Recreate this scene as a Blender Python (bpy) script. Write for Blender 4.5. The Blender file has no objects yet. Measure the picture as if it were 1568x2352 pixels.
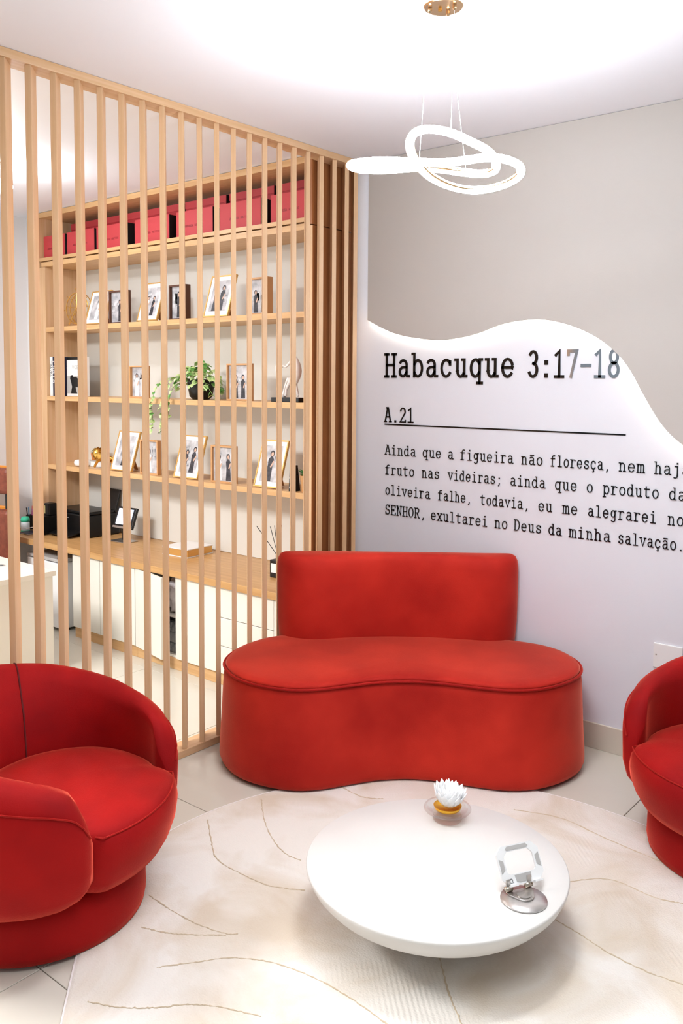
import bpy, bmesh, math, random
from mathutils import Vector, Matrix
random.seed(7)
PI = math.pi
S = bpy.context.scene
COL = S.collection

# ------------------------------------------------------------------ camera
cam_d = bpy.data.cameras.new('camera'); cam = bpy.data.objects.new('camera', cam_d); COL.objects.link(cam)
r_ = (0.7673, 0.6413, 0.0056)
def norm3(v): return Vector(v).normalized()
yaw, pitch, roll = math.radians(-39.8787), math.radians(-3.9987), math.radians(.322)
fw = Vector((math.sin(yaw)*math.cos(pitch), math.cos(yaw)*math.cos(pitch), math.sin(pitch)))
rt = Vector((math.cos(yaw), -math.sin(yaw), 0)); up = rt.cross(fw)
r2 = rt*math.cos(roll)+up*math.sin(roll); u2 = -rt*math.sin(roll)+up*math.cos(roll)
M = Matrix((r2, u2, -fw)).transposed().to_4x4(); M.translation = Vector((3.1297, -4.0639, 1.8015))
cam.matrix_world = M
cam_d.sensor_fit = 'HORIZONTAL'; cam_d.sensor_width = 36; cam_d.lens = 36*2000.33/1568
cam_d.shift_x = .01614; cam_d.shift_y = -.1021; cam_d.clip_start = .05
S.camera = cam
# ------------------------------------------------------------------ world, lights, exposure
w = bpy.data.worlds.new('world'); S.world = w; w.use_nodes = True
w.node_tree.nodes['Background'].inputs[0].default_value = (.90, .97, 1, 1)
w.node_tree.nodes['Background'].inputs[1].default_value = .19
def area(name, loc, rot, sx, sy, power, col=(.97, .985, 1)):
    l = bpy.data.lights.new(name, 'AREA'); l.shape = 'RECTANGLE'; l.size = sx; l.size_y = sy; l.energy = power; l.color = col
    o = bpy.data.objects.new(name, l); o.location = loc; o.rotation_euler = rot; COL.objects.link(o); return o
area('fill_light_lounge', (2.3, -2.9, 3.0), (0, 0, 0), 1.6, 1.6, 20)  # soft overhead fill added above the lounge, no fixture seen there
area('fill_light_office', (-1.6, -3.9, 3.0), (0, 0, 0), 1.2, 1.2, 110, (1, .99, .98))  # fill added out of view to lift the dim office
S.view_settings.view_transform = 'Standard'; S.view_settings.look = 'None'; S.view_settings.gamma = 1
S.view_settings.use_curve_mapping = False; S.view_settings.exposure = 1.08
PENDANT_STRENGTH = 78.0
LED_STRENGTH = 9.0

# ------------------------------------------------------------------ materials
def lin(c): return tuple((x/12.92 if x <= .04045 else ((x+.055)/1.055)**2.4) for x in c)
MATS = {}
def mat(name, rgb, rough=.5, metal=0, emis=None, estr=0, spec=.5, sheen=0, trans=0, noise=None, bump=None, ior=1.45, coat=0):
    """rgb in sRGB 0-1; noise=(scale, rgb2, detail, stretch); bump=(scale, strength)"""
    m = bpy.data.materials.new(name); m.use_nodes = True; nt = m.node_tree; b = nt.nodes['Principled BSDF']
    c = lin(rgb); b.inputs['Base Color'].default_value = (*c, 1); b.inputs['Roughness'].default_value = rough
    b.inputs['Metallic'].default_value = metal; b.inputs['Specular IOR Level'].default_value = spec; b.inputs['IOR'].default_value = ior
    if sheen: b.inputs['Sheen Weight'].default_value = sheen; b.inputs['Sheen Roughness'].default_value = .35
    if trans: b.inputs['Transmission Weight'].default_value = trans
    if coat: b.inputs['Coat Weight'].default_value = coat
    if emis: b.inputs['Emission Color'].default_value = (*lin(emis), 1); b.inputs['Emission Strength'].default_value = estr
    if noise or bump:
        tc = nt.nodes.new('ShaderNodeTexCoord')
    if noise:
        sc, rgb2, det, st = noise
        mp = nt.nodes.new('ShaderNodeMapping'); mp.inputs['Scale'].default_value = st
        n = nt.nodes.new('ShaderNodeTexNoise'); n.inputs['Scale'].default_value = sc; n.inputs['Detail'].default_value = det
        cr = nt.nodes.new('ShaderNodeValToRGB'); cr.color_ramp.elements[0].position = .36; cr.color_ramp.elements[1].position = .66
        cr.color_ramp.elements[0].color = (*c, 1); cr.color_ramp.elements[1].color = (*lin(rgb2), 1)
        nt.links.new(tc.outputs['Object'], mp.inputs[0]); nt.links.new(mp.outputs[0], n.inputs['Vector'])
        nt.links.new(n.outputs['Fac'], cr.inputs[0]); nt.links.new(cr.outputs[0], b.inputs['Base Color'])
    if bump:
        n2 = nt.nodes.new('ShaderNodeTexNoise'); n2.inputs['Scale'].default_value = bump[0]; n2.inputs['Detail'].default_value = 4
        bp = nt.nodes.new('ShaderNodeBump'); bp.inputs['Strength'].default_value = bump[1]; bp.inputs['Distance'].default_value = .01
        nt.links.new(tc.outputs['Object'], n2.inputs['Vector']); nt.links.new(n2.outputs['Fac'], bp.inputs['Height'])
        nt.links.new(bp.outputs[0], b.inputs['Normal'])
    MATS[name] = m; return m
WOODV = mat('oak_vertical', (.85, .705, .555), .45, noise=(6, (.81, .65, .48), 6, (9, 9, .35)))
WOODH = mat('oak_horizontal', (.86, .70, .50), .42, noise=(6, (.81, .63, .43), 6, (.35, 9, 9)))
WOODY = mat('oak_rail', (.85, .705, .555), .45, noise=(6, (.81, .65, .48), 6, (9, .35, 9)))
WOODTOP = mat('oak_worktop', (.80, .63, .42), .35, noise=(5, (.74, .56, .35), 6, (.3, 7, 7)))
PANELW = mat('shaded_end_wood', (.66, .43, .26), .5, noise=(5, (.58, .36, .20), 6, (8, 8, .3)))  # bookcase end: shade behind the slats is put into this brown
CREAM = mat('cream_lacquer', (.92, .91, .87), .35)
WALL = mat('white_wall_paint', (.89, .895, .925), .6, bump=(160, .04))
PANEL = mat('greige_wall_paint', (.745, .722, .70), .6, bump=(120, .04))
OFFW = mat('office_wall_paint', (.88, .87, .87), .6)
CEIL = mat('ceiling_paint', (.925, .93, .96), .6)
BACKP = mat('shelf_back_board', (.89, .885, .86), .55)
GROUT = mat('tile_grout', (.62, .58, .53), .8)
TILE = mat('porcelain_tile', (.83, .81, .76), .22, noise=(1.1, (.815, .795, .745), 5, (1, 1, 1)))
SKIRT = mat('skirting_tile', (.84, .81, .75), .3)
def velvet(name, a, b2, sc, SH=(1, .16, .10, 1)):
    m = mat(name, a, .72, spec=.18, sheen=1.0, noise=(sc, b2, 3.5, (1, 1, 1)), bump=(260, .12))
    bs = m.node_tree.nodes['Principled BSDF']; bs.inputs['Sheen Tint'].default_value = SH; return m
VSOFA = velvet('red_velvet_lit', (.63, .10, .07), (.77, .18, .125), 2.3, (1, .30, .20, 1))  # lighter than the chairs mostly because stronger light is put into the colour
VCHAIR = velvet('red_velvet_dim', (.52, .008, .025), (.64, .035, .035), 2.6)  # deeper than the sofa red, mostly dimmer light put into the colour
VPIPE = velvet('red_velvet_piping', (.58, .06, .05), (.64, .09, .07), 4)
mat('seam_dark', (.36, .02, .03), .8)
BLACKBASE = mat('black_felt', (.06, .06, .07), .8)
TABLEW = mat('white_lacquer', (.86, .85, .835), .38, bump=(90, .03))
GOLD = mat('gold_metal', (.88, .70, .36), .25, 1)
GOLDP = mat('gold_frame', (.86, .68, .40), .35, .6)
ROSE = mat('champagne_metal', (.86, .73, .58), .22, 1)
WHITE = mat('white_plastic', (.94, .94, .94), .35)
LOTUS = mat('white_ceramic', (.97, .97, .97), .3)
BLACK = mat('black_plastic', (.05, .055, .06), .35)
INK = mat('black_gloss_vinyl', (.035, .045, .06), .12)
MIRROR = mat('silver_reflection', (.80, .82, .86), .08, 1)  # bright reflection on some heading letters, set as a separate silver material
STEEL = mat('brushed_steel', (.74, .72, .70), .3, .9)
GREY = mat('grey_pad', (.72, .71, .70), .6)
GLASS = mat('clear_glass', (1, 1, 1), .0, trans=1, ior=1.18)
nt = GLASS.node_tree; nt.nodes.clear(); go = nt.nodes.new('ShaderNodeOutputMaterial'); gm = nt.nodes.new('ShaderNodeMixShader'); gt = nt.nodes.new('ShaderNodeBsdfTransparent'); gg = nt.nodes.new('ShaderNodeBsdfGlossy'); gf = nt.nodes.new('ShaderNodeLayerWeight'); gk = nt.nodes.new('ShaderNodeMath'); gk.operation = 'MULTIPLY'; gk.inputs[1].default_value = .32
gt.inputs[0].default_value = (.97, .97, .96, 1); gg.inputs['Roughness'].default_value = .03; gf.inputs[0].default_value = .35; nt.links.new(gf.outputs[1], gk.inputs[0])
nt.links.new(gk.outputs[0], gm.inputs[0]); nt.links.new(gt.outputs[0], gm.inputs[1]); nt.links.new(gg.outputs[0], gm.inputs[2]); nt.links.new(gm.outputs[0], go.inputs[0])
LAMP = mat('lamp_diffuser', (1, 1, 1), .4, emis=(.96, .98, 1), estr=PENDANT_STRENGTH)
LED = mat('led_strip', (1, 1, 1), .4, emis=(1, .97, .90), estr=LED_STRENGTH)
LEDB = mat('cool_led', (1, 1, 1), .4, emis=(.86, .93, 1), estr=1.6)
REDBOX = mat('red_card', (.76, .24, .26), .6)
REDLID = mat('dark_red_card', (.70, .17, .20), .6)
DARKIN = mat('box_opening_dark', (.03, .03, .05), .8)  # black sheet stands in for the dark inside of open box ends
PRINTRED = mat('red_print', (.58, .14, .18), .5)
PAPER = mat('mat_board', (.93, .93, .935), .6)
PHOTO = mat('photo_pale', (.60, .60, .62), .4, noise=(16, (.86, .85, .86), 4, (1, 1, 1)))
PHOTOD = mat('photo_grey', (.42, .41, .43), .4, noise=(30, (.88, .88, .89), 5, (1, 1, 1)))
PDARK = mat('photo_dark', (.10, .10, .13), .4, noise=(40, (.25, .24, .27), 3, (1, 1, 1)))
PSKIN = mat('photo_skin', (.80, .66, .58), .4)
PWHITE = mat('photo_white', (.95, .94, .95), .4)
BROWNW = mat('walnut_frame', (.36, .22, .15), .45)
OAKF = mat('oak_frame', (.80, .60, .40), .45)
LEAF = mat('variegated_leaf', (.50, .68, .36), .4, noise=(45, (.80, .87, .62), 3, (1, 1, 1)))
LEAFD = mat('green_leaf', (.20, .50, .20), .4, noise=(35, (.50, .70, .36), 3, (1, 1, 1)))
STEM = mat('plant_stem', (.45, .58, .30), .6)
LEATHER = mat('brown_leather', (.50, .25, .17), .45, noise=(30, (.42, .19, .12), 4, (1, 1, 1)))
CHWOOD = mat('honey_plywood', (.85, .55, .22), .35)
SCREENE = mat('lit_screen', (.8, .84, .92), .3, emis=(.82, .86, .95), estr=.7)
NAVY = mat('navy_cover', (.08, .07, .20), .4)
FUR = mat('cream_rug_pile', (.90, .86, .82), .95)
# rug: blotches of beige, ribbed zones, pile bump
nt = FUR.node_tree; b = nt.nodes['Principled BSDF']; b.inputs['Sheen Weight'].default_value = .2
tc = nt.nodes.new('ShaderNodeTexCoord')
n = nt.nodes.new('ShaderNodeTexNoise'); n.inputs['Scale'].default_value = 2.6; n.inputs['Detail'].default_value = 6; n.inputs['Distortion'].default_value = .8
cr = nt.nodes.new('ShaderNodeValToRGB'); e = cr.color_ramp.elements
e[0].position = .34; e[0].color = (*lin((.83, .775, .70)), 1); e[1].position = .56; e[1].color = (*lin((.905, .885, .855)), 1)
nt.links.new(tc.outputs['Object'], n.inputs['Vector']); nt.links.new(n.outputs['Fac'], cr.inputs[0]); nt.links.new(cr.outputs[0], b.inputs['Base Color'])
n2 = nt.nodes.new('ShaderNodeTexNoise'); n2.inputs['Scale'].default_value = 160; n2.inputs['Detail'].default_value = 3
wv = nt.nodes.new('ShaderNodeTexWave'); wv.inputs['Scale'].default_value = 28; wv.inputs['Distortion'].default_value = 1.0; wv.bands_direction = 'DIAGONAL'
n3 = nt.nodes.new('ShaderNodeTexNoise'); n3.inputs['Scale'].default_value = 1.7
c3 = nt.nodes.new('ShaderNodeValToRGB'); c3.color_ramp.elements[0].position = .55; c3.color_ramp.elements[1].position = .72
mu = nt.nodes.new('ShaderNodeMath'); mu.operation = 'MULTIPLY'; ad = nt.nodes.new('ShaderNodeMath'); ad.operation = 'ADD'
bp = nt.nodes.new('ShaderNodeBump'); bp.inputs['Strength'].default_value = .42; bp.inputs['Distance'].default_value = .006
for a_, b_ in ((tc.outputs['Object'], n2.inputs['Vector']), (tc.outputs['Object'], wv.inputs['Vector']), (tc.outputs['Object'], n3.inputs['Vector']),
               (n3.outputs['Fac'], c3.inputs[0]), (c3.outputs[0], mu.inputs[0]), (wv.outputs['Fac'], mu.inputs[1]),
               (mu.outputs[0], ad.inputs[0]), (n2.outputs['Fac'], ad.inputs[1]), (ad.outputs[0], bp.inputs['Height']), (bp.outputs[0], b.inputs['Normal'])):
    nt.links.new(a_, b_)
SEAM = mat('rug_carved_line', (.80, .73, .63), .95, bump=(300, .4))

# ------------------------------------------------------------------ mesh helpers
def obj(name, bm, m, parent=None, smooth=False, bevel=0, subsurf=0):
    me = bpy.data.meshes.new(name); bmesh.ops.recalc_face_normals(bm, faces=bm.faces); bm.to_mesh(me); bm.free()
    for mm in (m if isinstance(m, (list, tuple)) else [m]): me.materials.append(mm)
    if smooth:
        for p in me.polygons: p.use_smooth = True
    o = bpy.data.objects.new(name, me); COL.objects.link(o)
    if parent: o.parent = parent
    if bevel:
        md = o.modifiers.new('bevel', 'BEVEL'); md.width = bevel; md.segments = 2; md.limit_method = 'ANGLE'
    if subsurf:
        md = o.modifiers.new('sub', 'SUBSURF'); md.levels = md.render_levels = subsurf
    return o
def thing(name, label, cat, loc=(0, 0, 0), rz=0, group=None):
    o = bpy.data.objects.new(name, None); o.empty_display_size = .05; COL.objects.link(o); o.location = loc; o.rotation_euler = (0, 0, rz)
    o['label'] = label; o['category'] = cat
    if group: o['group'] = group
    return o
def tag(o, label, cat, group=None):
    o['label'] = label; o['category'] = cat
    if group: o['group'] = group
    return o
def struct(o, label=None):
    o['kind'] = 'structure'
    if label: o['label'] = label
    return o
def B(bm, x0, x1, y0, y1, z0, z1, mi=0, M=None):
    vs = [bm.verts.new((x, y, z)) for x in (x0, x1) for y in (y0, y1) for z in (z0, z1)]
    if M is not None:
        for v in vs: v.co = M @ v.co
    for f in ((0, 1, 3, 2), (4, 6, 7, 5), (0, 4, 5, 1), (2, 3, 7, 6), (0, 2, 6, 4), (1, 5, 7, 3)):
        bm.faces.new([vs[i] for i in f]).material_index = mi
    return bm
def box(*a, **k): return B(bmesh.new(), *a, **k)
def loft(bm, rings, closed=True, cap0=True, cap1=True, mi=0):
    R = [[bm.verts.new(p) for p in ring] for ring in rings]; n = len(rings[0])
    for a, b in zip(R, R[1:]):
        for i in range(n if closed else n-1):
            j = (i+1) % n; bm.faces.new((a[i], a[j], b[j], b[i])).material_index = mi
    if cap0 and closed: bm.faces.new(R[0][::-1]).material_index = mi
    if cap1 and closed: bm.faces.new(R[-1]).material_index = mi
    return bm
def lathe(bm, prof, seg=32, c=(0, 0, 0), mi=0, cap=True):
    return loft(bm, [[(c[0]+r*math.cos(2*PI*i/seg), c[1]+r*math.sin(2*PI*i/seg), c[2]+z) for i in range(seg)] for r, z in prof], cap0=cap, cap1=cap, mi=mi)
def tube(bm, pts, r, closed=False, seg=8, mi=0):
    P = [Vector(p) for p in pts]; n = len(P); rings = []; prev = None
    for i, p in enumerate(P):
        a = P[(i-1) % n] if (closed or i > 0) else p; b = P[(i+1) % n] if (closed or i < n-1) else p
        t = (b-a).normalized()
        if prev is None: prev = t.orthogonal().normalized()
        prev = (prev-t*prev.dot(t)).normalized(); q = t.cross(prev)
        rr = r[i] if isinstance(r, (list, tuple)) else r
        rings.append([p+(prev*math.cos(2*PI*k/seg)+q*math.sin(2*PI*k/seg))*rr for k in range(seg)])
    if closed:
        R = [[bm.verts.new(v) for v in ring] for ring in rings]
        # align seam twist
        best = min(range(seg), key=lambda s: (R[-1][0].co-R[0][s].co).length)
        for i in range(n):
            A_ = R[i]; B_ = R[(i+1) % n]; s = best if i == n-1 else 0
            for k in range(seg):
                bm.faces.new((A_[k], A_[(k+1) % seg], B_[(k+1+s) % seg], B_[(k+s) % seg])).material_index = mi
        return bm
    return loft(bm, rings, mi=mi)
def spline(pts, n=8, closed=False):
    P = [Vector(p) for p in pts]; N = len(P); out = []
    rng = range(N) if closed else range(N-1)
    for i in rng:
        g = (lambda k: P[k % N]) if closed else (lambda k: P[min(max(k, 0), N-1)])
        p0, p1, p2, p3 = g(i-1), g(i), g(i+1), g(i+2)
        for j in range(n):
            t = j/n; out.append(.5*((2*p1)+(-p0+p2)*t+(2*p0-5*p1+4*p2-p3)*t*t+(-p0+3*p1-3*p2+p3)*t**3))
    if not closed: out.append(P[-1].copy())
    return out
def prism(bm, poly, z0, z1, mi=0, f=lambda x, y, z: (x, y, z)):
    return loft(bm, [[f(x, y, z0) for x, y in poly], [f(x, y, z1) for x, y in poly]], mi=mi)
def interp(tab, x):
    for (a, va), (b, vb) in zip(tab, tab[1:]):
        if x <= b: return va+(vb-va)*max(0, (x-a))/(b-a)
    return tab[-1][1]

H = 3.06; Z1, Z2, Z3, ZU = 2.1975, 1.6788, 1.1577, 2.6518; D = .348; D2 = .627; ZC = .637
# ------------------------------------------------------------------ room shell
fl = struct(obj('floor', box(-3.2, 4.8, -5.2, 0.1, -.12, -.006), GROUT))
tbm = box(-.4985, .4985, -.4935, .4935, -.006, 0); tile0 = None
for i in range(-3, 5):
    for k in range(0, 6):
        cx = .82+i-.5; cy = -.69-.99*k+.495
        if cy < -5: continue
        if cy > -.3: cy = cy
        if tile0 is None:
            o = obj('floor_tile', tbm, TILE, fl); tile0 = o
            md = o.modifiers.new('bevel', 'BEVEL'); md.width = .0015; md.segments = 1
        else:
            o = tile0.copy(); COL.objects.link(o); o.scale = (1, 1, 1)
        o.location = (cx, cy, 0)
        if k == 0: o.scale = (1, .695, 1); o.location.y = -.3455
struct(obj('ceiling', box(-3.2, 4.8, -5.2, .1, H, H+.1), CEIL))
struct(obj('wall_back', box(-3.2, 4.8, 0, .12, 0, H), WALL), 'white wall behind the red sofa with black lettering')
struct(obj('wall_left', box(-3.3, -3.125, -5.2, 0, 0, H), OFFW))
struct(obj('wall_corner', box(-3.125, -2.904, -.30, 0, 0, H), OFFW), 'narrow white wall face beside the bookcase')
struct(obj('trim_1', box(-2.935, -2.907, -.318, -.30, ZU-.03, H), WHITE))
struct(obj('trim_2', box(-2.955, -2.935, -.318, -.30, 0, H-.42), WHITE), 'thin white cable conduit running down the wall')
struct(obj('baseboard_back', box(.0, 4.8, -.012, 0, 0, .128), SKIRT, bevel=.002))
# curved grey panel with a wavy lower edge, standing proud of the wall
wave = [(.038, 2.157), (.148, 2.104), (.27, 2.063), (.446, 2.034), (.586, 2.03), (.747, 2.053), (.9, 2.098), (1.024, 2.115), (1.143, 2.113),
        (1.282, 2.08), (1.416, 2.019), (1.525, 1.934), (1.59, 1.852), (1.654, 1.741), (1.738, 1.613), (1.835, 1.524), (2.02, 1.42), (2.4, 1.33), (3.0, 1.30), (3.8, 1.36), (4.8, 1.5)]
ws = spline([(x, z, 0) for x, z in wave], 6)
bm = bmesh.new(); fr = [[], [], [], []]
for p in ws:
    fr[0].append(bm.verts.new((p.x, -.036, p.y))); fr[1].append(bm.verts.new((p.x, -.036, H-.002)))
    fr[2].append(bm.verts.new((p.x, -.026, H-.002))); fr[3].append(bm.verts.new((p.x, -.026, p.y)))
for i in range(len(ws)-1):
    for a in range(4): bm.faces.new((fr[a][i], fr[a][i+1], fr[(a+1) % 4][i+1], fr[(a+1) % 4][i]))
bm.faces.new([fr[a][0] for a in range(4)]); bm.faces.new([fr[a][-1] for a in range(4)])
wp = struct(obj('trim_3', bm, PANEL), 'grey wall panel with a wavy lower edge')
bm = bmesh.new(); tube(bm, [(p.x, -.014, p.y+.016) for p in ws], .006, seg=6); obj('led_strip', bm, LED, wp)
obj('led_strip', box(.040, .048, -.024, -.012, 2.16, H-.05), LEDB, wp)
obj('standoff', box(.3, 4.6, -.026, 0, 2.5, 2.54), PANEL, wp)

# ------------------------------------------------------------------ lettering (monoline slab letters)
def arc(cx, cy, rx, ry, a0, a1, n=10): return [(cx+rx*math.cos(math.radians(a0+(a1-a0)*i/n)), cy+ry*math.sin(math.radians(a0+(a1-a0)*i/n))) for i in range(n+1)]
X_ = 1.0; C_ = 1.40; DS = -.38
def bowl(): return [arc(.47, .5, .31, .5, 0, 360, 20)]
G = {}
G['a'] = [arc(.45, .72, .27, .28, 150, 0)+[(.72, .1), (.76, .02), (.92, .02)], [(.72, .58)]+arc(.45, .29, .27, .28, 95, 290)+[(.72, .28)]]
G['b'] = [[(.08, C_), (.24, C_), (.24, 0)], arc(.53, .5, .31, .5, 150, -150, 18)]
G['c'] = [[(.78, .72), (.78, .9)], arc(.5, .5, .34, .5, 40, 325, 16)]
G['d'] = [[(.56, C_), (.72, C_), (.72, .02), (.9, .02)], arc(.43, .5, .31, .5, 30, 330, 18)]
G['e'] = [[(.14, .52), (.82, .52)]+arc(.48, .5, .34, .5, 0, 320, 18)]
G['f'] = [[(.36, 0)]+[(.36, 1.05)]+arc(.62, 1.1, .26, .3, 180, 60), [(.12, X_), (.74, X_)], [(.14, 0), (.62, 0)]]
G['g'] = [arc(.44, .6, .27, .4, 0, 360, 18), [(.72, X_), (.88, X_)], [(.71, X_), (.71, -.1)]+arc(.44, -.1, .27, .28, 0, -150)]
G['h'] = [[(.06, C_), (.22, C_), (.22, 0)], [(.22, .62)]+arc(.46, .62, .26, .38, 160, 0)+[(.72, 0)], [(.08, 0), (.36, 0)], [(.6, 0), (.86, 0)]]
G['i'] = [[(.24, X_), (.5, X_), (.5, 0)], [(.2, 0), (.8, 0)], [(.49, 1.32), (.49, 1.38)]]
G['j'] = [[(.3, X_), (.6, X_), (.6, -.1)]+arc(.34, -.1, .26, .28, 0, -120), [(.59, 1.32), (.59, 1.38)]]
G['l'] = [[(.24, C_), (.5, C_), (.5, 0)], [(.2, 0), (.8, 0)]]
G['m'] = [[(.02, X_), (.16, X_), (.16, 0)], arc(.32, .7, .17, .3, 170, 0)+[(.49, 0)], arc(.66, .7, .17, .3, 170, 0)+[(.83, 0)], [(.04, 0), (.26, 0)], [(.42, 0), (.57, 0)], [(.76, 0), (.95, 0)]]
G['n'] = [[(.08, X_), (.24, X_), (.24, 0)], arc(.48, .62, .25, .38, 160, 0)+[(.73, 0)], [(.1, 0), (.38, 0)], [(.6, 0), (.88, 0)]]
G['o'] = [arc(.5, .5, .34, .5, 0, 360, 20)]
G['p'] = [[(.06, X_), (.22, X_), (.22, DS)], arc(.52, .5, .31, .5, 150, -150, 18), [(.06, DS), (.4, DS)]]
G['q'] = [[(.9, X_), (.74, X_), (.74, DS)], arc(.44, .5, .31, .5, 30, 330, 18), [(.58, DS), (.92, DS)]]
G['r'] = [[(.1, X_), (.32, X_), (.32, 0)], [(.32, .55)]+arc(.62, .6, .3, .4, 150, 45), [(.12, 0), (.58, 0)]]
G['s'] = [[(.76, .95), (.76, .76)], arc(.49, .75, .26, .25, 20, 250, 10)[:-1]+[(.5, .5)]+arc(.5, .25, .29, .25, 75, -160, 10), [(.22, .05), (.22, .26)]]
G['t'] = [[(.38, 1.3), (.38, .25)]+arc(.6, .25, .22, .25, 180, 310), [(.14, X_), (.78, X_)]]
G['u'] = [[(.08, X_), (.24, X_), (.24, .35)]+arc(.48, .35, .24, .35, 180, 330), [(.56, X_), (.73, X_), (.73, .02), (.9, .02)]]
G['v'] = [[(.17, X_), (.5, 0), (.83, X_)], [(.04, X_), (.32, X_)], [(.68, X_), (.96, X_)]]
G['x'] = [[(.18, X_), (.82, 0)], [(.82, X_), (.18, 0)], [(.06, X_), (.34, X_)], [(.66, X_), (.94, X_)], [(.04, 0), (.36, 0)], [(.64, 0), (.96, 0)]]
G['ã'] = G['a']+[[(.26, 1.25), (.74, 1.25)]]
G['ç'] = G['c']+[[(.52, 0), (.5, -.14)]+arc(.46, -.26, .12, .1, 60, -120, 5)]
G['A'] = [[(.12, 0), (.46, C_), (.54, C_), (.88, 0)], [(.25, .48), (.75, .48)], [(.0, 0), (.28, 0)], [(.72, 0), (1., 0)], [(.3, C_), (.5, C_)]]
G['D'] = [[(.2, 0), (.2, C_)], [(.06, C_), (.42, C_)]+arc(.42, .7, .42, .7, 90, -90, 14)+[(.06, 0)]]
G['E'] = [[(.2, 0), (.2, C_)], [(.06, C_), (.84, C_), (.84, 1.1)], [(.06, 0), (.88, 0), (.88, .32)], [(.2, .72), (.6, .72)], [(.6, .6), (.6, .86)]]
G['H'] = [[(.2, 0), (.2, C_)], [(.8, 0), (.8, C_)], [(.2, .72), (.8, .72)]]+[[(a, z), (a+.28, z)] for a in (.06, .66) for z in (0, C_)]
G['N'] = [[(.04, C_), (.22, C_), (.8, 0), (.8, C_)], [(.2, 0), (.2, C_)], [(.06, 0), (.34, 0)], [(.66, C_), (.94, C_)]]
G['O'] = [arc(.5, .7, .38, .7, 0, 360, 24)]
G['R'] = [[(.2, 0), (.2, C_)], [(.06, C_), (.5, C_)]+arc(.5, 1.06, .32, .34, 90, -90, 10)+[(.2, .72)], [(.5, .72), (.8, 0), (.95, 0)], [(.06, 0), (.36, 0)]]
G['S'] = [[(.8, C_), (.8, 1.08)], arc(.49, 1.05, .31, .35, 20, 260, 12)+arc(.5, .36, .34, .36, 80, -165, 12), [(.16, .02), (.16, .34)]]
G['.'] = [[(.48, .04), (.52, .04)]]
G[','] = [[(.54, .08), (.50, -.1), (.40, -.24)]]
G[';'] = [[(.54, .08), (.50, -.1), (.40, -.24)], [(.49, .8), (.53, .8)]]
G[':'] = [[(.48, .06), (.52, .06)], [(.48, .78), (.52, .78)]]
G['-'] = [[(.16, .6), (.84, .6)]]
G['1'] = [[(.2, 1.18), (.5, C_), (.5, 0)], [(.16, 0), (.84, 0)]]
G['2'] = [arc(.48, 1.02, .32, .38, 165, -20, 12)+[(.12, 0), (.84, 0), (.84, .16)]]
G['3'] = [arc(.46, 1.06, .3, .34, 150, -80, 12), arc(.46, .37, .34, .37, 88, -155, 14)]
G['7'] = [[(.16, 1.2), (.16, C_), (.84, C_), (.40, 0)]]
G['8'] = [arc(.5, 1.06, .28, .34, 0, 360, 18), arc(.5, .36, .34, .36, 0, 360, 18)]
DOT = {'.': 1.5, ':': 1.5}
def glyph_bm(ch, wx, hz, wt, y0=-.0045, y1=-.0005):
    """letter in the XZ plane, origin at the left of its cell on the baseline"""
    bm = bmesh.new(); hw0 = wt/2
    for st in G[ch]:
        hw = hw0*(1.5 if ch in '.:' or (ch in 'ij;' and len(st) == 2 and abs(st[0][0]-st[1][0]) < .05 and abs(st[0][1]-st[1][1]) < .1) else 1)
        P = [Vector((x*wx, z*hz)) for x, z in st]
        closed = (P[0]-P[-1]).length < 1e-4 and len(P) > 4
        if closed: P = P[:-1]
        n = len(P); L = []; Rr = []
        for i in range(n):
            a = P[(i-1) % n] if (closed or i > 0) else None; c = P[(i+1) % n] if (closed or i < n-1) else None
            d1 = (P[i]-a).normalized() if a is not None else None; d2 = (c-P[i]).normalized() if c is not None else None
            if d1 is None: d1 = d2
            if d2 is None: d2 = d1
            t = (d1+d2); t = t.normalized() if t.length > 1e-5 else d1
            nn = Vector((-t.y, t.x)); k = min(1/max(.35, nn.dot(Vector((-d1.y, d1.x)))), 1.6)
            q = P[i].copy()
            if not closed and i == 0: q = q-d2*hw*.8
            if not closed and i == n-1: q = q+d1*hw*.8
            L.append(q+nn*hw*k); Rr.append(q-nn*hw*k)
        V = [[bm.verts.new((p.x, y, p.y)) for p in side] for side, y in ((L, y0), (Rr, y0), (Rr, y1), (L, y1))]
        for i in range(n if closed else n-1):
            j = (i+1) % n
            for a in range(4): bm.faces.new((V[a][i], V[a][j], V[(a+1) % 4][j], V[(a+1) % 4][i]))
        if not closed:
            bm.faces.new([V[a][0] for a in range(4)]); bm.faces.new([V[a][-1] for a in range(4)])
    return bm
def write(words, base_z, xh, parent, wt, m=INK, capscale=1.0):
    cache = {}
    for text, x0, x1 in words:
        adv = (x1-x0)/(len(text)-.12)
        for i, ch in enumerate(text):
            mm = m(text, i) if callable(m) else m
            o = obj('letter', glyph_bm(ch, adv*.92, xh, wt), mm, parent); o.location = (x0+adv*(i+.02)-adv*.06, 0, base_z)
hd = thing('heading_lettering', 'large black heading Habacuque 3:17-18 on the white wall, last characters silvered as reflection', 'wall lettering', (0, -.001, 0))
write([('Habacuque', .142, .974), ('3:17-18', 1.046, 1.526)], 1.832, .090, hd, .0150, lambda t, i: MIRROR if t[0] == '3' and i > 2 else INK)  # last characters get silver for the brighter reflection, the rest stays black
a21 = thing('subheading_lettering', 'short black text A.21 between the heading and the ruled line', 'wall lettering', (0, -.001, 0))
write([('A.21', .145, .35)], 1.574, .056, a21, .0085)
tag(obj('ruled_line', box(.143, 1.56, -.004, -.0005, 1.553, 1.560), INK), 'thin black line on the white wall under the text A.21', 'line')
vs = thing('verse_lettering', 'four lines of black typewriter style scripture text below the thin ruled line', 'wall lettering', (0, -.001, 0))
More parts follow.
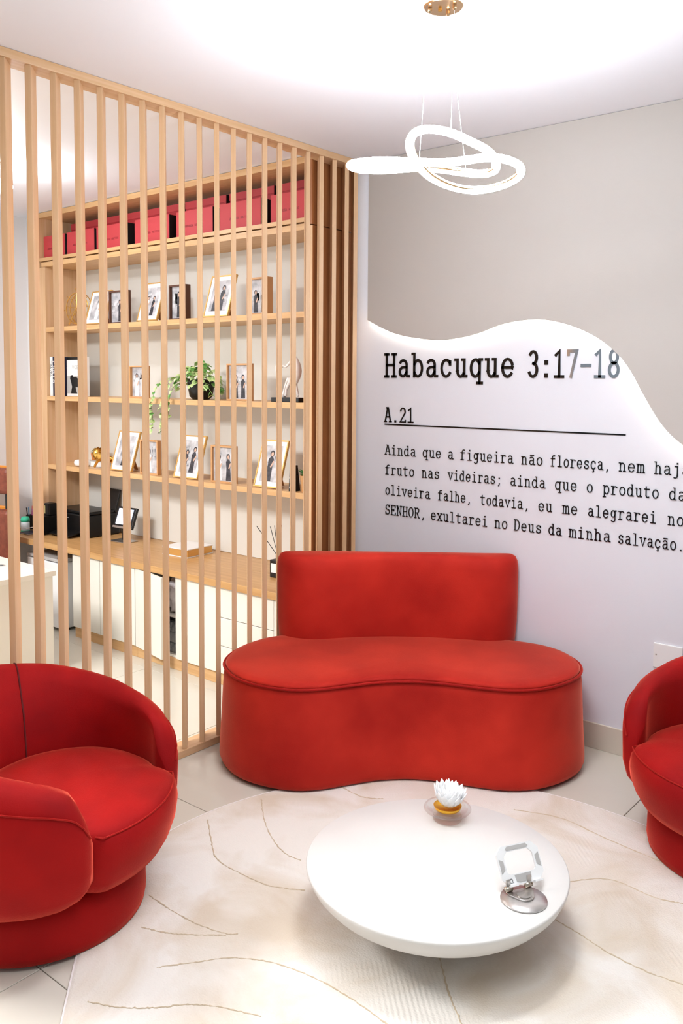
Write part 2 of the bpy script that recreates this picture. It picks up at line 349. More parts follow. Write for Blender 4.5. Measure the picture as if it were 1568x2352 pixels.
L1 = [('Ainda', .15, .366), ('que', .41, .534), ('a', .576, .612), ('figueira', .654, .975), ('não', 1.018, 1.14), ('floresça,', 1.18, 1.491), ('nem', 1.531, 1.657), ('haja', 1.701, 1.862)]
L2 = [('fruto', .152, .357), ('nas', .406, .525), ('videiras;', .578, .91), ('ainda', .957, 1.158), ('que', 1.207, 1.326), ('o', 1.373, 1.408), ('produto', 1.457, 1.727), ('da', 1.771, 1.848)]
L3 = [('oliveira', .154, .465), ('falhe,', .515, .73), ('todavia,', .782, 1.071), ('eu', 1.119, 1.197), ('me', 1.251, 1.333), ('alegrarei', 1.383, 1.719), ('no', 1.769, 1.844)]
L4 = [('SENHOR,', .155, .437), ('exultarei', .47, .831), ('no', .871, .949), ('Deus', .985, 1.142), ('da', 1.178, 1.252), ('minha', 1.289, 1.503), ('salvação.', 1.537, 1.848)]
for ln, z in ((L1, 1.383), (L2, 1.268), (L3, 1.151), (L4, 1.036)): write(ln, z, .0385, vs, .0046)
# switch plate
sp = thing('outlet_plate', 'white square socket plate low on the wall behind the right armchair', 'outlet', (1.79, 0, .53))
obj('plate', box(-.066, .066, -.010, 0, -.058, .058), WHITE, sp, bevel=.003)
bm = bmesh.new(); [lathe(bm, [(.004, -.001), (.004, .001)], 8) for _ in (0,)]
for v in bm.verts: v.co = Vector((v.co.x-.052, -.0105+v.co.z, v.co.y+.004))
obj('screw', bm, STEEL, sp)

# ------------------------------------------------------------------ slatted screen
sc = thing('slatted_screen', 'floor to ceiling oak screen of upright slats between lounge and office', 'room divider', (-.05, -1.6, 0))
def W(o, par):  # keep world coordinates while parented to a translated empty
    o.parent = par; o.location = o.location-par.location
    return o
W(obj('top_rail', box(-.10, 0, -2.9, -.004, 3.024, H-.001), WOODY, bevel=.002), sc)
W(obj('bottom_rail', box(-.10, 0, -2.9, -.004, .001, .036), WOODY, bevel=.002), sc)
phi = math.radians(47); d_ = Vector((-math.sin(phi), math.cos(phi), 0)); e_ = Vector((-math.cos(phi), -math.sin(phi), 0))
bm = bmesh.new(); T_, W_ = .024, .100
prism(bm, [tuple((a*d_+b_*e_)[:2]) for a, b_ in ((0, 0), (W_, 0), (W_, T_), (0, T_))], .036, 3.024)
slat0 = None
for i in range(-5, 21):
    Y = -2.2564+.11*i
    if i == 20: Y = -.085
    if slat0 is None:
        o = obj('slat', bm, WOODV, bevel=.0015); slat0 = o
    else:
        o = slat0.copy(); COL.objects.link(o); o.location = (0, 0, 0)
    o.location = Vector((-.001, Y, 0)); W(o, sc)

# ------------------------------------------------------------------ bookcase
bc = thing('bookcase', 'tall built-in oak bookcase with open shelves behind the slatted screen', 'bookcase', (-1.48, -.17, 0))
def part(par, name, bm, m, **k): return W(obj(name, bm, m, **k), par)
XL, XR = -2.832, -.112
part(bc, 'back_panel', box(XL+.04, XR-.045, -.016, -.001, ZC+.002, 3.03), BACKP)
part(bc, 'side_panel', box(XL-.068, XL+.04, -D, -.001, ZC+.002, ZU-.001), WOODV)
part(bc, 'side_panel', box(XR-.045, XR, -D, -.001, ZC+.002, ZU+.02), PANELW)
part(bc, 'side_panel', box(XL-.068, XL-.031, -D-.003, -.001, ZU+.001, 3.055), WOODV)
part(bc, 'upper_side_panel', box(XR-.040, XR-.003, -D-.003, -.001, ZU+.026, 3.055), PANELW)
part(bc, 'front_edge_strip', box(XR-.045, XR, -D-.004, -D, ZC+.002, ZU+.02), WOODV)
part(bc, 'top_fascia', box(XL-.03, XR-.045, -D-.003, -.001, 3.020, 3.057), WOODH)
part(bc, 'upper_shelf_board', box(XL-.03, XR-.045, -D-.003, -.001, ZU+.044, ZU+.068), WOODH)
part(bc, 'compartment_shelf', box(XL, XR-.045, -D-.006, -.001, ZU, ZU+.034), WOODH)
for z in (Z1, Z2, Z3): part(bc, 'shelf', box(XL+.04, XR-.045, -D, -.016, z-.034, z), WOODH, bevel=.001)

ct = tag(obj('worktop', box(-3.12, -.115, -D2, -.302, ZC-.042, ZC), WOODTOP, bevel=.002), 'long oak worktop running under the bookcase above the cream cupboards', 'countertop')
bm = box(-3.12, -2.836, -D2, -.302, ZC-.042, ZC); bm.free()
ct2 = obj('back_strip', box(-2.83, -.115, -.302, -.001, ZC-.042, ZC), WOODTOP, ct)
YF = -.607
def cabinet(x0, x1, label, cat='cabinet', open_=False):
    c = thing('base_cabinet', label, cat, ((x0+x1)/2, -.3, 0), group='base cabinets under the worktop')
    zt = ZC-.044
    part(c, 'side_panel', box(x0+.001, x0+.016, YF+.02, -.02, .075, zt), CREAM)
    part(c, 'side_panel', box(x1-.016, x1-.001, YF+.02, -.02, .075, zt), CREAM)
    part(c, 'bottom_panel', box(x0+.017, x1-.017, YF+.02, -.02, .075, .09), CREAM)
    part(c, 'back_panel', box(x0+.017, x1-.017, -.02, -.01, .075, zt), CREAM)
    part(c, 'toe_kick', box(x0, x1, YF+.018, YF+.034, .001, .074), WOODH)
    return c
c1 = cabinet(-2.10, -1.402, 'cream base cabinet with two closed plain doors next to the small fridge')
part(c1, 'door', box(-2.098, -1.785, YF, YF+.018, .078, ZC-.046), CREAM, bevel=.002)
part(c1, 'door', box(-1.781, -1.404, YF, YF+.018, .078, ZC-.046), CREAM, bevel=.002)
c2 = cabinet(-1.400, -.607, 'cream base cabinet with its left door ajar showing a plastic bag inside')
part(c2, 'inner_shelf', box(-1.384, -.623, YF+.04, -.02, .318, .334), CREAM)
dr = obj('door', box(0, .358, 0, .018, .078, ZC-.046), CREAM, bevel=.002); dr.rotation_euler = (0, 0, -math.radians(12)); dr.location = (-1.399, YF, 0); W(dr, c2)
part(c2, 'door', box(-1.0, -.61, YF, YF+.018, .078, ZC-.046), CREAM, bevel=.002)
c3 = cabinet(-.605, -.115, 'cream drawer unit with wide plain drawers partly behind the sofa')
for z0, z1 in ((.078, .241), (.245, .411), (.415, ZC-.046)):
    part(c3, 'drawer', box(-.603, -.163, YF, YF+.018, z0, z1), CREAM, bevel=.002)
part(c3, 'filler_panel', box(-.16, -.117, YF, YF+.018, .078, ZC-.046), CREAM)
# things inside the open cabinet
bm = bmesh.new(); bmesh.ops.create_icosphere(bm, subdivisions=4, radius=1)
for v in bm.verts:
    n_ = v.co.normalized(); k = 1+.10*math.sin(9*n_.x+5*n_.z)+.08*math.sin(17*n_.y+11*n_.x+7*n_.z)+.05*math.sin(31*n_.z+23*n_.x)
    v.co = Vector((n_.x*.14*k, n_.y*.11*k, max(-.105, n_.z*.115*k)))
o = obj('plastic_bag', bm, mat('bag_film', (.86, .84, .85), .3, bump=(25, .6)), smooth=True); o.location = (-1.09, -.46, .443)
tag(o, 'crumpled white plastic bag inside the half open cupboard', 'bag')
for k in range(3):
    o = obj('file_box', box(-.13, .13, -.10, .10, 0, .062), mat('box_grey_%d' % k, ((.36, .40, .42), (.52, .54, .55), (.30, .33, .36))[k], .6, noise=(40, (.6, .62, .62), 3, (1, 1, 1))), bevel=.003)
    o.location = (-1.09, -.46, .091+.064*k)
    tag(o, ('bottom', 'middle', 'top')[k]+' grey printed box of the stack inside the half open cupboard', 'box', 'boxes in the cupboard')

# ------------------------------------------------------------------ red boxes on top
def redbox(name, x0, x1, y0, y1, z1, label, group, lid=False):
    t = thing(name, label, 'box', ((x0+x1)/2, (y0+y1)/2, ZU+.069), group=group); z0 = ZU+.0695
    if lid:
        part(t, 'carton', box(x0+.003, x1-.003, y0+.003, y1-.003, z0, z1-.002), REDLID)
        part(t, 'lid', box(x0, x1, y0, y1, z1-.045, z1), REDBOX, bevel=.001)
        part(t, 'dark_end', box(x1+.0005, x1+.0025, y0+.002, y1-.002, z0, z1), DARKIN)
    else:
        part(t, 'carton', box(x0, x1, y0, y1, z0, z1), REDBOX, bevel=.001)
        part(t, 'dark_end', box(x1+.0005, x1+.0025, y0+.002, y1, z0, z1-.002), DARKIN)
    return t
pos_words = ['first', 'second', 'third', 'fourth', 'fifth', 'sixth', 'seventh']
FB = list(zip([-2.85, -2.547, -2.182, -1.746, -1.313, -.902, -.469], [-2.575, -2.21, -1.84, -1.386, -.969, -.55, -.19]))
for i, (a, b_) in enumerate(FB):
    if a < XL+.0: a = -2.855
    t = redbox('red_box', a, b_, -.315, -.19, 2.885, 'red gift box of the front row on top of the bookcase, %s from the left' % pos_words[i], 'front row of red boxes')
    if i > 2:   # faint shop lettering printed on the front
        x0 = a+.10
        for wd, xx, ln_ in (('ANDREA', x0, .10), ('MATTOS', x0+.115, .10)):
            for k, ch in enumerate(wd):
                adv = ln_/6; bx = x0+(0 if wd == 'ANDREA' else .115)+k*adv
                if ch not in G: continue
for i, (a, b_) in enumerate(zip([-2.72, -2.27, -1.83, -1.40, -.975, -.55], [-2.30, -1.86, -1.43, -1.005, -.585, -.175])):
    redbox('lidded_red_box', a, b_, -.165, -.02, 2.985, 'taller lidded red box, back row above the bookcase, %s from left' % pos_words[i], 'back row of red boxes', True)
# faint printed name (flat print) on the front boxes
G['M'] = [[(.14, 0), (.14, C_), (.5, .5), (.86, C_), (.86, 0)]]; G['T'] = [[(.08, C_), (.92, C_)], [(.5, 0), (.5, C_)]]
G['L'] = [[(.2, C_), (.2, 0), (.8, 0)]]; G['V'] = [[(.1, C_), (.5, 0), (.9, C_)]]; G['P'] = [[(.2, 0), (.2, C_), (.5, C_)]+arc(.5, 1.05, .32, .35, 90, -90, 8)+[(.2, .7)]]
G['I'] = [[(.5, 0), (.5, C_)]]
def printed(text, x0, adv, xh, wt, m):
    bm = bmesh.new()
    for i, ch in enumerate(text):
        if ch == ' ': continue
        b2 = glyph_bm(ch, adv*.9, xh, wt, -.0006, 0)
        for v in b2.verts: v.co.x += x0+adv*i
        me = bpy.data.meshes.new('t'); b2.to_mesh(me); b2.free(); bm.from_mesh(me); bpy.data.meshes.remove(me)
    return bm
reds = [o for o in COL.objects if o.name.startswith('red_box') and o.type == 'EMPTY']
for o, (a, b_) in zip(reds, FB):
    p_ = obj('lettering', printed('ANDREA MATTOS', 0, .0135, .0085, .0022, PRINTRED), PRINTRED, o); p_.location = Vector(((a+b_)/2-.09, -.3152, ZU+.13))-o.location

# ------------------------------------------------------------------ photo frames
def person(bm, cx, z0, hgt, mats, lean=0):
    """flat printed figure: dress, torso, head, hair (material indices dress,skin,hair)"""
    dr_, sk, hr = mats
    def poly(pts, mi, y):
        vs_ = [bm.verts.new((cx+x*hgt, y, z0+z*hgt)) for x, z in pts]; bm.faces.new(vs_).material_index = mi
    poly([(-.13, 0), (.13, 0), (.10, .45), (.12, .68), (.05, .78), (-.05, .78), (-.12, .68), (-.10, .45)], dr_, -.0008)
    poly([(.10, .66), (.15, .62), (.05, .42), (0, .46)], sk, -.0012)
    poly([(.09*math.cos(t*PI/5), .88+.11*math.sin(t*PI/5)) for t in range(10)], hr, -.0010)
    poly([(.01+.055*math.cos(t*PI/5), .86+.075*math.sin(t*PI/5)) for t in range(10)], sk, -.0014)
def print_mesh(wd, hg, seed):
    rnd = random.Random(seed); bm = bmesh.new()
    vs_ = [bm.verts.new(p) for p in ((-wd/2, 0, 0), (wd/2, 0, 0), (wd/2, 0, hg), (-wd/2, 0, hg))]; bm.faces.new(vs_).material_index = 0
    # dim blocks of background
    for _ in range(3):
        x = rnd.uniform(-.45, .2)*wd; w2 = rnd.uniform(.12, .3)*wd; z = rnd.uniform(.2, .6)*hg; h2 = rnd.uniform(.15, .38)*hg
        vs_ = [bm.verts.new(p) for p in ((x, -.0004, z), (x+w2, -.0004, z), (x+w2, -.0004, z+h2), (x, -.0004, z+h2))]; bm.faces.new(vs_).material_index = 3
    k = rnd.choice((1, 2, 2))
    for i in range(k):
        person(bm, (i-(k-1)/2)*wd*.38+rnd.uniform(-.04, .04)*wd, .02*hg, hg*rnd.uniform(.68, .86), (rnd.choice((1, 1, 4)), 2, 1))
    return bm
PM = [PHOTO, PDARK, PSKIN, PHOTOD, PWHITE]
def ring_frame(wd, hg, t, y0, y1):
    bm = bmesh.new()
    B(bm, -wd/2, wd/2, y0, y1, 0, t); B(bm, -wd/2, wd/2, y0, y1, hg-t, hg); B(bm, -wd/2, -wd/2+t, y0, y1, t, hg-t); B(bm, wd/2-t, wd/2, y0, y1, t, hg-t)
    return bm
def leaning_frame(xl, z, wd, hg, label, seed, y=-.315, ang=17, group=None, matw=.027):
    t = thing('photo_frame', label, 'photo frame', (xl+wd/2, y, z+.006), group=group)
    a = math.radians(ang)
    def add(n_, bm, m, par=t):
        o = obj(n_, bm, m, par)
        if par is t: o.rotation_euler = (-a, 0, 0)
        return o
    f_ = add('frame', ring_frame(wd, hg, .008, 0, .016), GOLDP)
    add('mount', box(-wd/2+.008, wd/2-.008, .004, .008, .008, hg-.008), PAPER)
    pw, ph = wd-2*matw-.016, hg-2*matw-.016
    p_ = add('photo_print', print_mesh(pw, ph, seed), PM); p_.location = (0, .0035*math.cos(a)+(.008+matw)*math.sin(a), (.008+matw)*math.cos(a)-.0035*math.sin(a))
    add('backing', box(-wd/2+.004, wd/2-.004, .0085, .014, .004, hg-.004), OAKF)
    # easel strut
    q = box(-.02, .02, 0, .004, 0, hg*.62); o = obj('easel_leg', q, OAKF, t); top = hg*.66
    zt = top*math.cos(a)-.005; yt = top*math.sin(a)+.012
    yf = min(yt+.07, -y-.03); L = math.hypot(zt, yf-yt); o.scale = (1, 1, L/(hg*.62)); o.location = (0, yf, -.003); o.rotation_euler = (math.atan2(yf-yt, zt), 0, 0)
    return t
def box_frame(xl, z, wd, hg, dp, m, label, seed, y=-.31, group=None, t=.010, rz=0):
    th = thing('box_photo_frame', label, 'photo frame', (xl+wd/2, y, z+.001), rz, group=group)
    obj('frame', ring_frame(wd, hg, t, 0, dp), m, th)
    obj('backing', box(-wd/2+t, wd/2-t, dp*.45, dp*.5, t, hg-t), PAPER, th)
    p_ = obj('photo_print', print_mesh(wd-2*t-.002, hg-2*t-.002, seed), PM, th); p_.location = (0, dp*.45-.001, t+.001)
    return th
g1, g2, g3 = 'photo frames on the top shelf', 'photo frames on the middle shelf', 'photo frames on the bottom shelf'
leaning_frame(-2.345, Z1, .235, .255, 'gold-edged leaning photo frame beside the gold wheel ornament', 11, group=g1)
box_frame(-2.055, Z1, .20, .228, .04, BROWNW, 'brown box photo frame second from the left on the top shelf', 12, group=g1)
leaning_frame(-1.74, Z1, .215, .275, 'gold leaning photo frame between two brown box frames on the top shelf', 13, group=g1)
box_frame(-1.401, Z1, .165, .226, .045, BROWNW, 'dark brown deep box frame with a seated figure, top shelf', 14, group=g1)
leaning_frame(-1.065, Z1, .225, .275, 'largest gold leaning frame of the top shelf, couple photo in a white mount', 15, group=g1)
box_frame(-.675, Z1, .176, .222, .045, OAKF, 'light oak box frame at the right end of the top shelf', 16, group=g1)
box_frame(-1.83, Z2, .172, .222, .045, OAKF, 'oak box frame left of the trailing plant, two standing figures in black', 17, group=g2)
box_frame(-.853, Z2, .208, .228, .03, OAKF, 'oak box frame between trailing plant and white sculpture', 18, group=g2)
leaning_frame(-2.055, Z3, .24, .29, 'gold leaning frame next to the gold lion on the bottom shelf', 19, group=g3)
box_frame(-1.72, Z3, .19, .237, .03, OAKF, 'narrow gold frame of a seated woman, second frame on the bottom shelf', 20, group=g3)
leaning_frame(-1.365, Z3, .238, .29, 'gold leaning frame in the middle of the bottom shelf', 21, group=g3)
box_frame(-1.0, Z3, .21, .236, .035, OAKF, 'oak box frame with a group photo on the bottom shelf', 22, group=g3)
leaning_frame(-.615, Z3, .215, .295, 'rightmost large gold leaning frame on the bottom shelf', 23, group=g3)

# ------------------------------------------------------------------ gold wheel ornament
wh = thing('wheel_ornament', 'openwork gold ferris wheel ornament at the left of the top shelf', 'ornament', (-2.52, -.24, Z1+.001), math.radians(8))
for yy in (-.018, .018):
    bm = bmesh.new(); tube(bm, [(.115*math.cos(a*PI/18), yy, .135+.115*math.sin(a*PI/18)) for a in range(36)], .0035, True, 6); obj('rim', bm, GOLD, wh)
    for k in range(9):
        bm = bmesh.new(); a = k*2*PI/9+.2; tube(bm, [(0, yy, .135), (.115*math.cos(a), yy, .135+.115*math.sin(a))], .0022, seg=5); obj('spoke', bm, GOLD, wh)
for s in (-1, 1):
    for yy in (-.028, .028):
        bm = bmesh.new(); tube(bm, [(0, yy*.9, .135), (s*.07, yy*1.4, .003)], .003, seg=6); obj('leg', bm, GOLD, wh)
bm = bmesh.new(); tube(bm, [(0, -.03, .135), (0, .03, .135)], .007, seg=8); obj('hub', bm, GOLD, wh)
for k in range(9):
    a = k*2*PI/9+.4; bm = bmesh.new(); tube(bm, [(.115*math.cos(a), 0, .135+.115*math.sin(a)), (.152*math.cos(a), 0, .135+.152*math.sin(a) if .135+.152*math.sin(a) > .01 else .01)], .0012, seg=4)
    bmesh.ops.create_icosphere(bm, subdivisions=1, radius=.005, matrix=Matrix.Translation((.154*math.cos(a), 0, max(.01, .135+.154*math.sin(a))))); obj('finial', bm, GOLD, wh)

# ------------------------------------------------------------------ books on the middle shelf
def upright_book(x0, x1, y0, hg, dp, m, label, spine=None, sm=INK, ss=.010):
    t = thing('book', label, 'book', ((x0+x1)/2, y0, Z2+.001), group='books at the left end of the middle shelf')
    part(t, 'cover', box(x0+.001, x1-.001, y0, y0+dp, Z2+.001, Z2+hg), m, bevel=.0015)
    part(t, 'pages', box(x0+.004, x1-.004, y0+.006, y0+dp+.001, Z2+hg, Z2+hg+.001), PAPER)
    if spine:
        o = obj('lettering', printed(spine, 0, ss*1.35, ss, ss*.16, sm), sm, t)
        o.rotation_euler = (0, PI/2, 0); o.location = Vector(((x0+x1)/2-ss*.7, y0-.0004, Z2+hg-.03))-t.location
    return t
upright_book(-2.787, -2.748, -.325, .298, .22, WHITE, 'thick white book with TRAVEL on its spine', 'TRAVEL', BLACK, .016)
upright_book(-2.747, -2.706, -.325, .298, .22, NAVY, 'dark navy book with PARIS in white on its spine', 'PARIS', WHITE, .026)
fb = thing('book', 'white book facing out with black top band and dark head silhouette', 'book', (-2.55, -.25, Z2+.001), group='books at the left end of the middle shelf')
obj('cover', box(-.125, .125, 0, .03, 0, .294), WHITE, fb, bevel=.002)
obj('cover_band', box(-.125, .125, -.0012, -.0002, .272, .294), BLACK, fb)
obj('cover_photo', box(-.123, .123, -.001, -.0002, .02, .15), GREY, fb)
bm = bmesh.new(); sil = [(-.10, .02), (-.02, .02), (-.035, .045), (-.04, .07), (-.015, .066), (-.005, .085), (-.004, .10), (.0, .104), (-.006, .115), (-.012, .135), (-.035, .146), (-.065, .142), (-.08, .16), (-.105, .155), (-.11, .13), (-.095, .10), (-.085, .07), (-.095, .04)]
prism(bm, [(x+.03, z) for x, z in sil], -.002, -.001, f=lambda x, z, y: (x, y, z)); obj('silhouette', bm, BLACK, fb)
o = obj('lettering', printed('VOE', 0, .03, .018, .0025, GREY), GREY, fb); o.location = (-.055, -.0006, .205)

# ------------------------------------------------------------------ plants
def leaf_bm(L, Wd):
    bm = bmesh.new(); pr = [(0, .0), (.12, .30), (.3, .46), (.5, .46), (.7, .34), (.88, .14), (1, 0)]
    mid = [bm.verts.new((t*L, 0, .10*L*math.sin(t*PI)-.05*L*t)) for t, _ in pr]
    lt = [bm.verts.new((t*L, w_*Wd, .10*L*math.sin(t*PI)-.05*L*t+.06*L)) for t, w_ in pr[1:-1]]; rtv = [bm.verts.new((t*L, -w_*Wd, .10*L*math.sin(t*PI)-.05*L*t+.06*L)) for t, w_ in pr[1:-1]]
    for side in (lt, rtv):
        bm.faces.new((mid[0], side[0], mid[1])); bm.faces.new((mid[-1], mid[-2], side[-1]))
        for i in range(4): bm.faces.new((mid[i+1], side[i], side[i+1], mid[i+2]))
    return bm
pl = thing('trailing_plant', 'variegated trailing pothos in a black pot in the middle of the shelf', 'potted plant', (-1.19, -.22, Z2+.001))
bm = bmesh.new(); lathe(bm, [(.055, 0), (.075, .02), (.088, .09), (.092, .13), (.085, .13), (.08, .115)], 24); obj('pot', bm, BLACK, pl, smooth=True)
bm = bmesh.new(); lathe(bm, [(.079, .10), (.079, .116)], 24); obj('soil', bm, mat('potting_soil', (.18, .12, .08), .9), pl)
lf = [obj('leaf', leaf_bm(.045, .038), LEAF, pl, smooth=True), obj('leaf', leaf_bm(.045, .038), LEAFD, pl, smooth=True)]
rnd = random.Random(3); used = [0, 0]
def leaf(par, loc, rz, ry, s, protos=lf, usedl=used, pd=.25):
    k = 1 if rnd.random() < pd else 0
    if not usedl[k]: o = protos[k]; usedl[k] = 1
    else: o = protos[k].copy(); COL.objects.link(o)
    o.parent = par; o.location = loc; o.rotation_euler = (rnd.uniform(-.5, .5), ry, rz); o.scale = (s, s, s)
for k in range(210):
    a = rnd.uniform(0, 2*PI); rr = rnd.uniform(.02, 1)**.6
    x = rr*.19*math.cos(a); y = -.02+rr*.10*math.sin(a); z = .10+(1-rr**2)*.13+rnd.uniform(-.07, .03)
    leaf(pl, (x, y, max(z, .02)), math.atan2(y-.0, x)+rnd.uniform(-.6, .6)+(0 if y < 0 else 0), rnd.uniform(-.1, 1.0), rnd.uniform(.7, 1.1))
vines = [[(-.08, -.03, .13), (-.20, -.08, .14), (-.27, -.125, .10), (-.30, -.15, .03), (-.31, -.16, -.05), (-.30, -.16, -.12), (-.31, -.16, -.20)],
         [(-.05, -.05, .13), (-.14, -.11, .13), (-.19, -.145, .06), (-.20, -.16, -.05), (-.19, -.16, -.12), (-.20, -.165, -.19), (-.17, -.165, -.235)],
         [(-.02, -.07, .12), (-.10, -.13, .09), (-.13, -.15, .03), (-.14, -.16, -.05), (-.13, -.16, -.13)],
         [(.06, -.04, .12), (.16, -.09, .09), (.24, -.11, .03), (.31, -.11, .012)]]
for v in vines:
    P = spline(v, 5); bm = bmesh.new(); tube(bm, P, .0018, seg=5); obj('vine', bm, STEM, pl)
    for j, p_ in enumerate(P[2:]):
        if j % 2 == 0 or p_.z < 0:
            leaf(pl, tuple(p_), rnd.uniform(-2.6, -.5), rnd.uniform(.2, 1.2), rnd.uniform(.6, 1.0))
def small_plant(name, loc, label, potm, hgt, rad, nl, pleat=True, ls=1.0):
    t = thing(name, label, 'potted plant', loc)
    bm = bmesh.new(); seg = 24
    rings = []
    for r0, z in ((.75, 0), (.86, hgt*.5), (1, hgt), (.9, hgt), (.85, hgt*.8)):
        rings.append([((rad*r0*(1+.05*(i % 2 if pleat else 0)))*math.cos(2*PI*i/seg), (rad*r0*(1+.05*(i % 2 if pleat else 0)))*math.sin(2*PI*i/seg), z) for i in range(seg)])
    loft(bm, rings); obj('pot', bm, potm, t)
    pr = obj('leaf', leaf_bm(.05*ls, .03*ls), MATS['succulent'], t, smooth=True)
    for k in range(nl):
        o = pr if k == 0 else pr.copy()
        if k: COL.objects.link(o); o.parent = t
        a = k*2.4; o.location = (.3*rad*math.cos(a), .3*rad*math.sin(a), hgt*.82+.0005*k); o.rotation_euler = (0, -.3-.9*(k/nl), a)
    return t
mat('succulent', (.10, .42, .20), .4, noise=(50, (.25, .58, .28), 3, (1, 1, 1)))
mat('terracotta_pot', (.80, .50, .25), .6)
small_plant('succulent_pot', (-2.44, -.14, Z3+.001), 'small green succulent in a ribbed orange pot on the bottom shelf', MATS['terracotta_pot'], .09, .055, 26)
small_plant('succulent_pot', (-.214, -.27, Z3+.001), 'small plant in a tapered wooden pot at the right end of the bottom shelf', OAKF, .095, .045, 9, False, 1.3)

# ------------------------------------------------------------------ skin-built figures
def skin_fig(name, verts, edges, radii, m, par=None, sub=2, root=0):
    me = bpy.data.meshes.new(name); me.from_pydata([tuple(v) for v in verts], edges, []); me.materials.append(m)
    o = bpy.data.objects.new(name, me); COL.objects.link(o)
    if par: o.parent = par
    md = o.modifiers.new('skin', 'SKIN'); md.use_smooth_shade = True
    for i, sv in enumerate(me.skin_vertices[0].data):
        rr = radii[i]; sv.radius = (rr, rr) if not isinstance(rr, tuple) else rr; sv.use_root = (i == root)
    s_ = o.modifiers.new('sub', 'SUBSURF'); s_.levels = s_.render_levels = sub
    return o
st = thing('sculpture', 'white abstract sculpture of a mother lifting a child on a black base', 'sculpture', (-.345, -.27, Z2+.001))
CER = mat('matt_white_ceramic', (.93, .90, .88), .45)
obj('base', box(-.115, .105, -.05, .05, 0, .026), BLACK, st, bevel=.002)
# mother: leaning back on one leg, arms forward
V = [(.03, 0, .145), (.045, 0, .185), (.04, 0, .225), (.025, 0, .262), (.018, 0, .292), (-.005, .0, .235), (-.04, 0, .205), (-.065, 0, .215), (.022, .012, .10), (.048, .012, .03), (.0, -.01, .12), (-.03, -.01, .07), (-.035, -.01, .03), (.028, 0, .238)]
Eg = [(0, 1), (1, 2), (2, 13), (13, 3), (3, 4), (13, 5), (5, 6), (6, 7), (0, 8), (8, 9), (0, 10), (10, 11), (11, 12)]
skin_fig('mother_figure', V, Eg, [.026, .022, .020, .010, .020, .009, .007, .007, .014, .007, .014, .008, .008, .017], CER, st)
bm = bmesh.new(); rg = []
for k in range(9):
    t_ = k/8; zz = .265-.165*t_; wv_ = math.sin(t_*PI); cx_ = .040+.016*wv_
    rg.append([(cx_+(.004+.014*wv_)*math.cos(a*PI/6), (.004+.022*wv_)*math.sin(a*PI/6), zz) for a in range(12)])
loft(bm, rg); obj('cloak', bm, CER, st, smooth=True)
V = [(-.095, 0, .155), (-.09, 0, .185), (-.09, 0, .205), (-.092, 0, .226), (-.075, 0, .200), (-.046, 0, .215), (-.105, 0, .195), (-.110, 0, .178), (-.098, .006, .12), (-.09, .006, .09), (-.08, -.006, .135), (-.072, -.006, .105)]
V = [(x-.014, y, z) for x, y, z in V]
skin_fig('child_figure', V, [(0, 1), (1, 2), (2, 3), (2, 4), (4, 5), (2, 6), (6, 7), (0, 8), (8, 9), (0, 10), (10, 11)], [.014, .015, .010, .015, .007, .007, .006, .005, .008, .005, .008, .005], CER, st)
bm = bmesh.new(); tube(bm, [(-.065, 0, .024), (-.06, 0, .05), (-.04, 0, .11), (-.02, 0, .14)], [.02, .008, .006, .01], seg=8); obj('support', bm, CER, st, smooth=True)

ln = thing('lion_figurine', 'shiny gold lion figurine walking left on the bottom shelf', 'figurine', (-2.185, -.285, Z3+.001))
V = [(.09, 0, .085), (.03, 0, .082), (-.03, 0, .09), (-.06, 0, .11), (-.09, 0, .112), (-.108, 0, .104), (-.035, -.018, .055), (-.06, -.018, .03), (-.075, -.018, .006), (-.025, .02, .05), (-.03, .02, .006), (.085, -.02, .05), (.10, -.02, .035), (.085, -.02, .006), (.095, .02, .05), (.115, .02, .035), (.105, .02, .006), (.12, 0, .08), (.14, 0, .04), (.155, 0, .03)]
skin_fig('body', V, [(0, 1), (1, 2), (2, 3), (3, 4), (4, 5), (2, 6), (6, 7), (7, 8), (2, 9), (9, 10), (0, 11), (11, 12), (12, 13), (0, 14), (14, 15), (15, 16), (0, 17), (17, 18), (18, 19)],
         [.025, .025, .032, .028, .02, .012, .012, .009, .011, .012, .009, .014, .009, .010, .014, .009, .010, .005, .004, .009], GOLD, ln)
bm = bmesh.new(); bmesh.ops.create_icosphere(bm, subdivisions=3, radius=.042, matrix=Matrix.Translation((-.052, 0, .105)))
for v in bm.verts:
    c_ = Vector((-.052, 0, .105)); n_ = (v.co-c_); k = 1+.16*math.sin(n_.x*260+n_.z*180)*math.cos(n_.y*240)+rnd.uniform(-.05, .05); v.co = c_+Vector((n_.x*.85*k, n_.y*k, n_.z*1.1*k))
obj('mane', bm, GOLD, ln, smooth=True)

bw = thing('glass_bowl', 'low white and clear dish lying in front of the orange pot', 'dish', (-2.45, -.27, Z3+.001))
bm = bmesh.new(); lathe(bm, [(.04, 0), (.062, .01), (.066, .03), (.06, .046), (.02, .05)], 24); obj('dish', bm, WHITE, bw, smooth=True)
bk = thing('flat_book', 'pale book lying flat behind the gold lion', 'book', (-2.30, -.2, Z3+.001))
obj('cover', box(-.10, .07, -.05, .08, 0, .005), GREY, bk); obj('pages', box(-.098, .066, -.047, .077, .005, .038), PAPER, bk); obj('cover_top', box(-.10, .07, -.05, .08, .038, .043), GREY, bk)

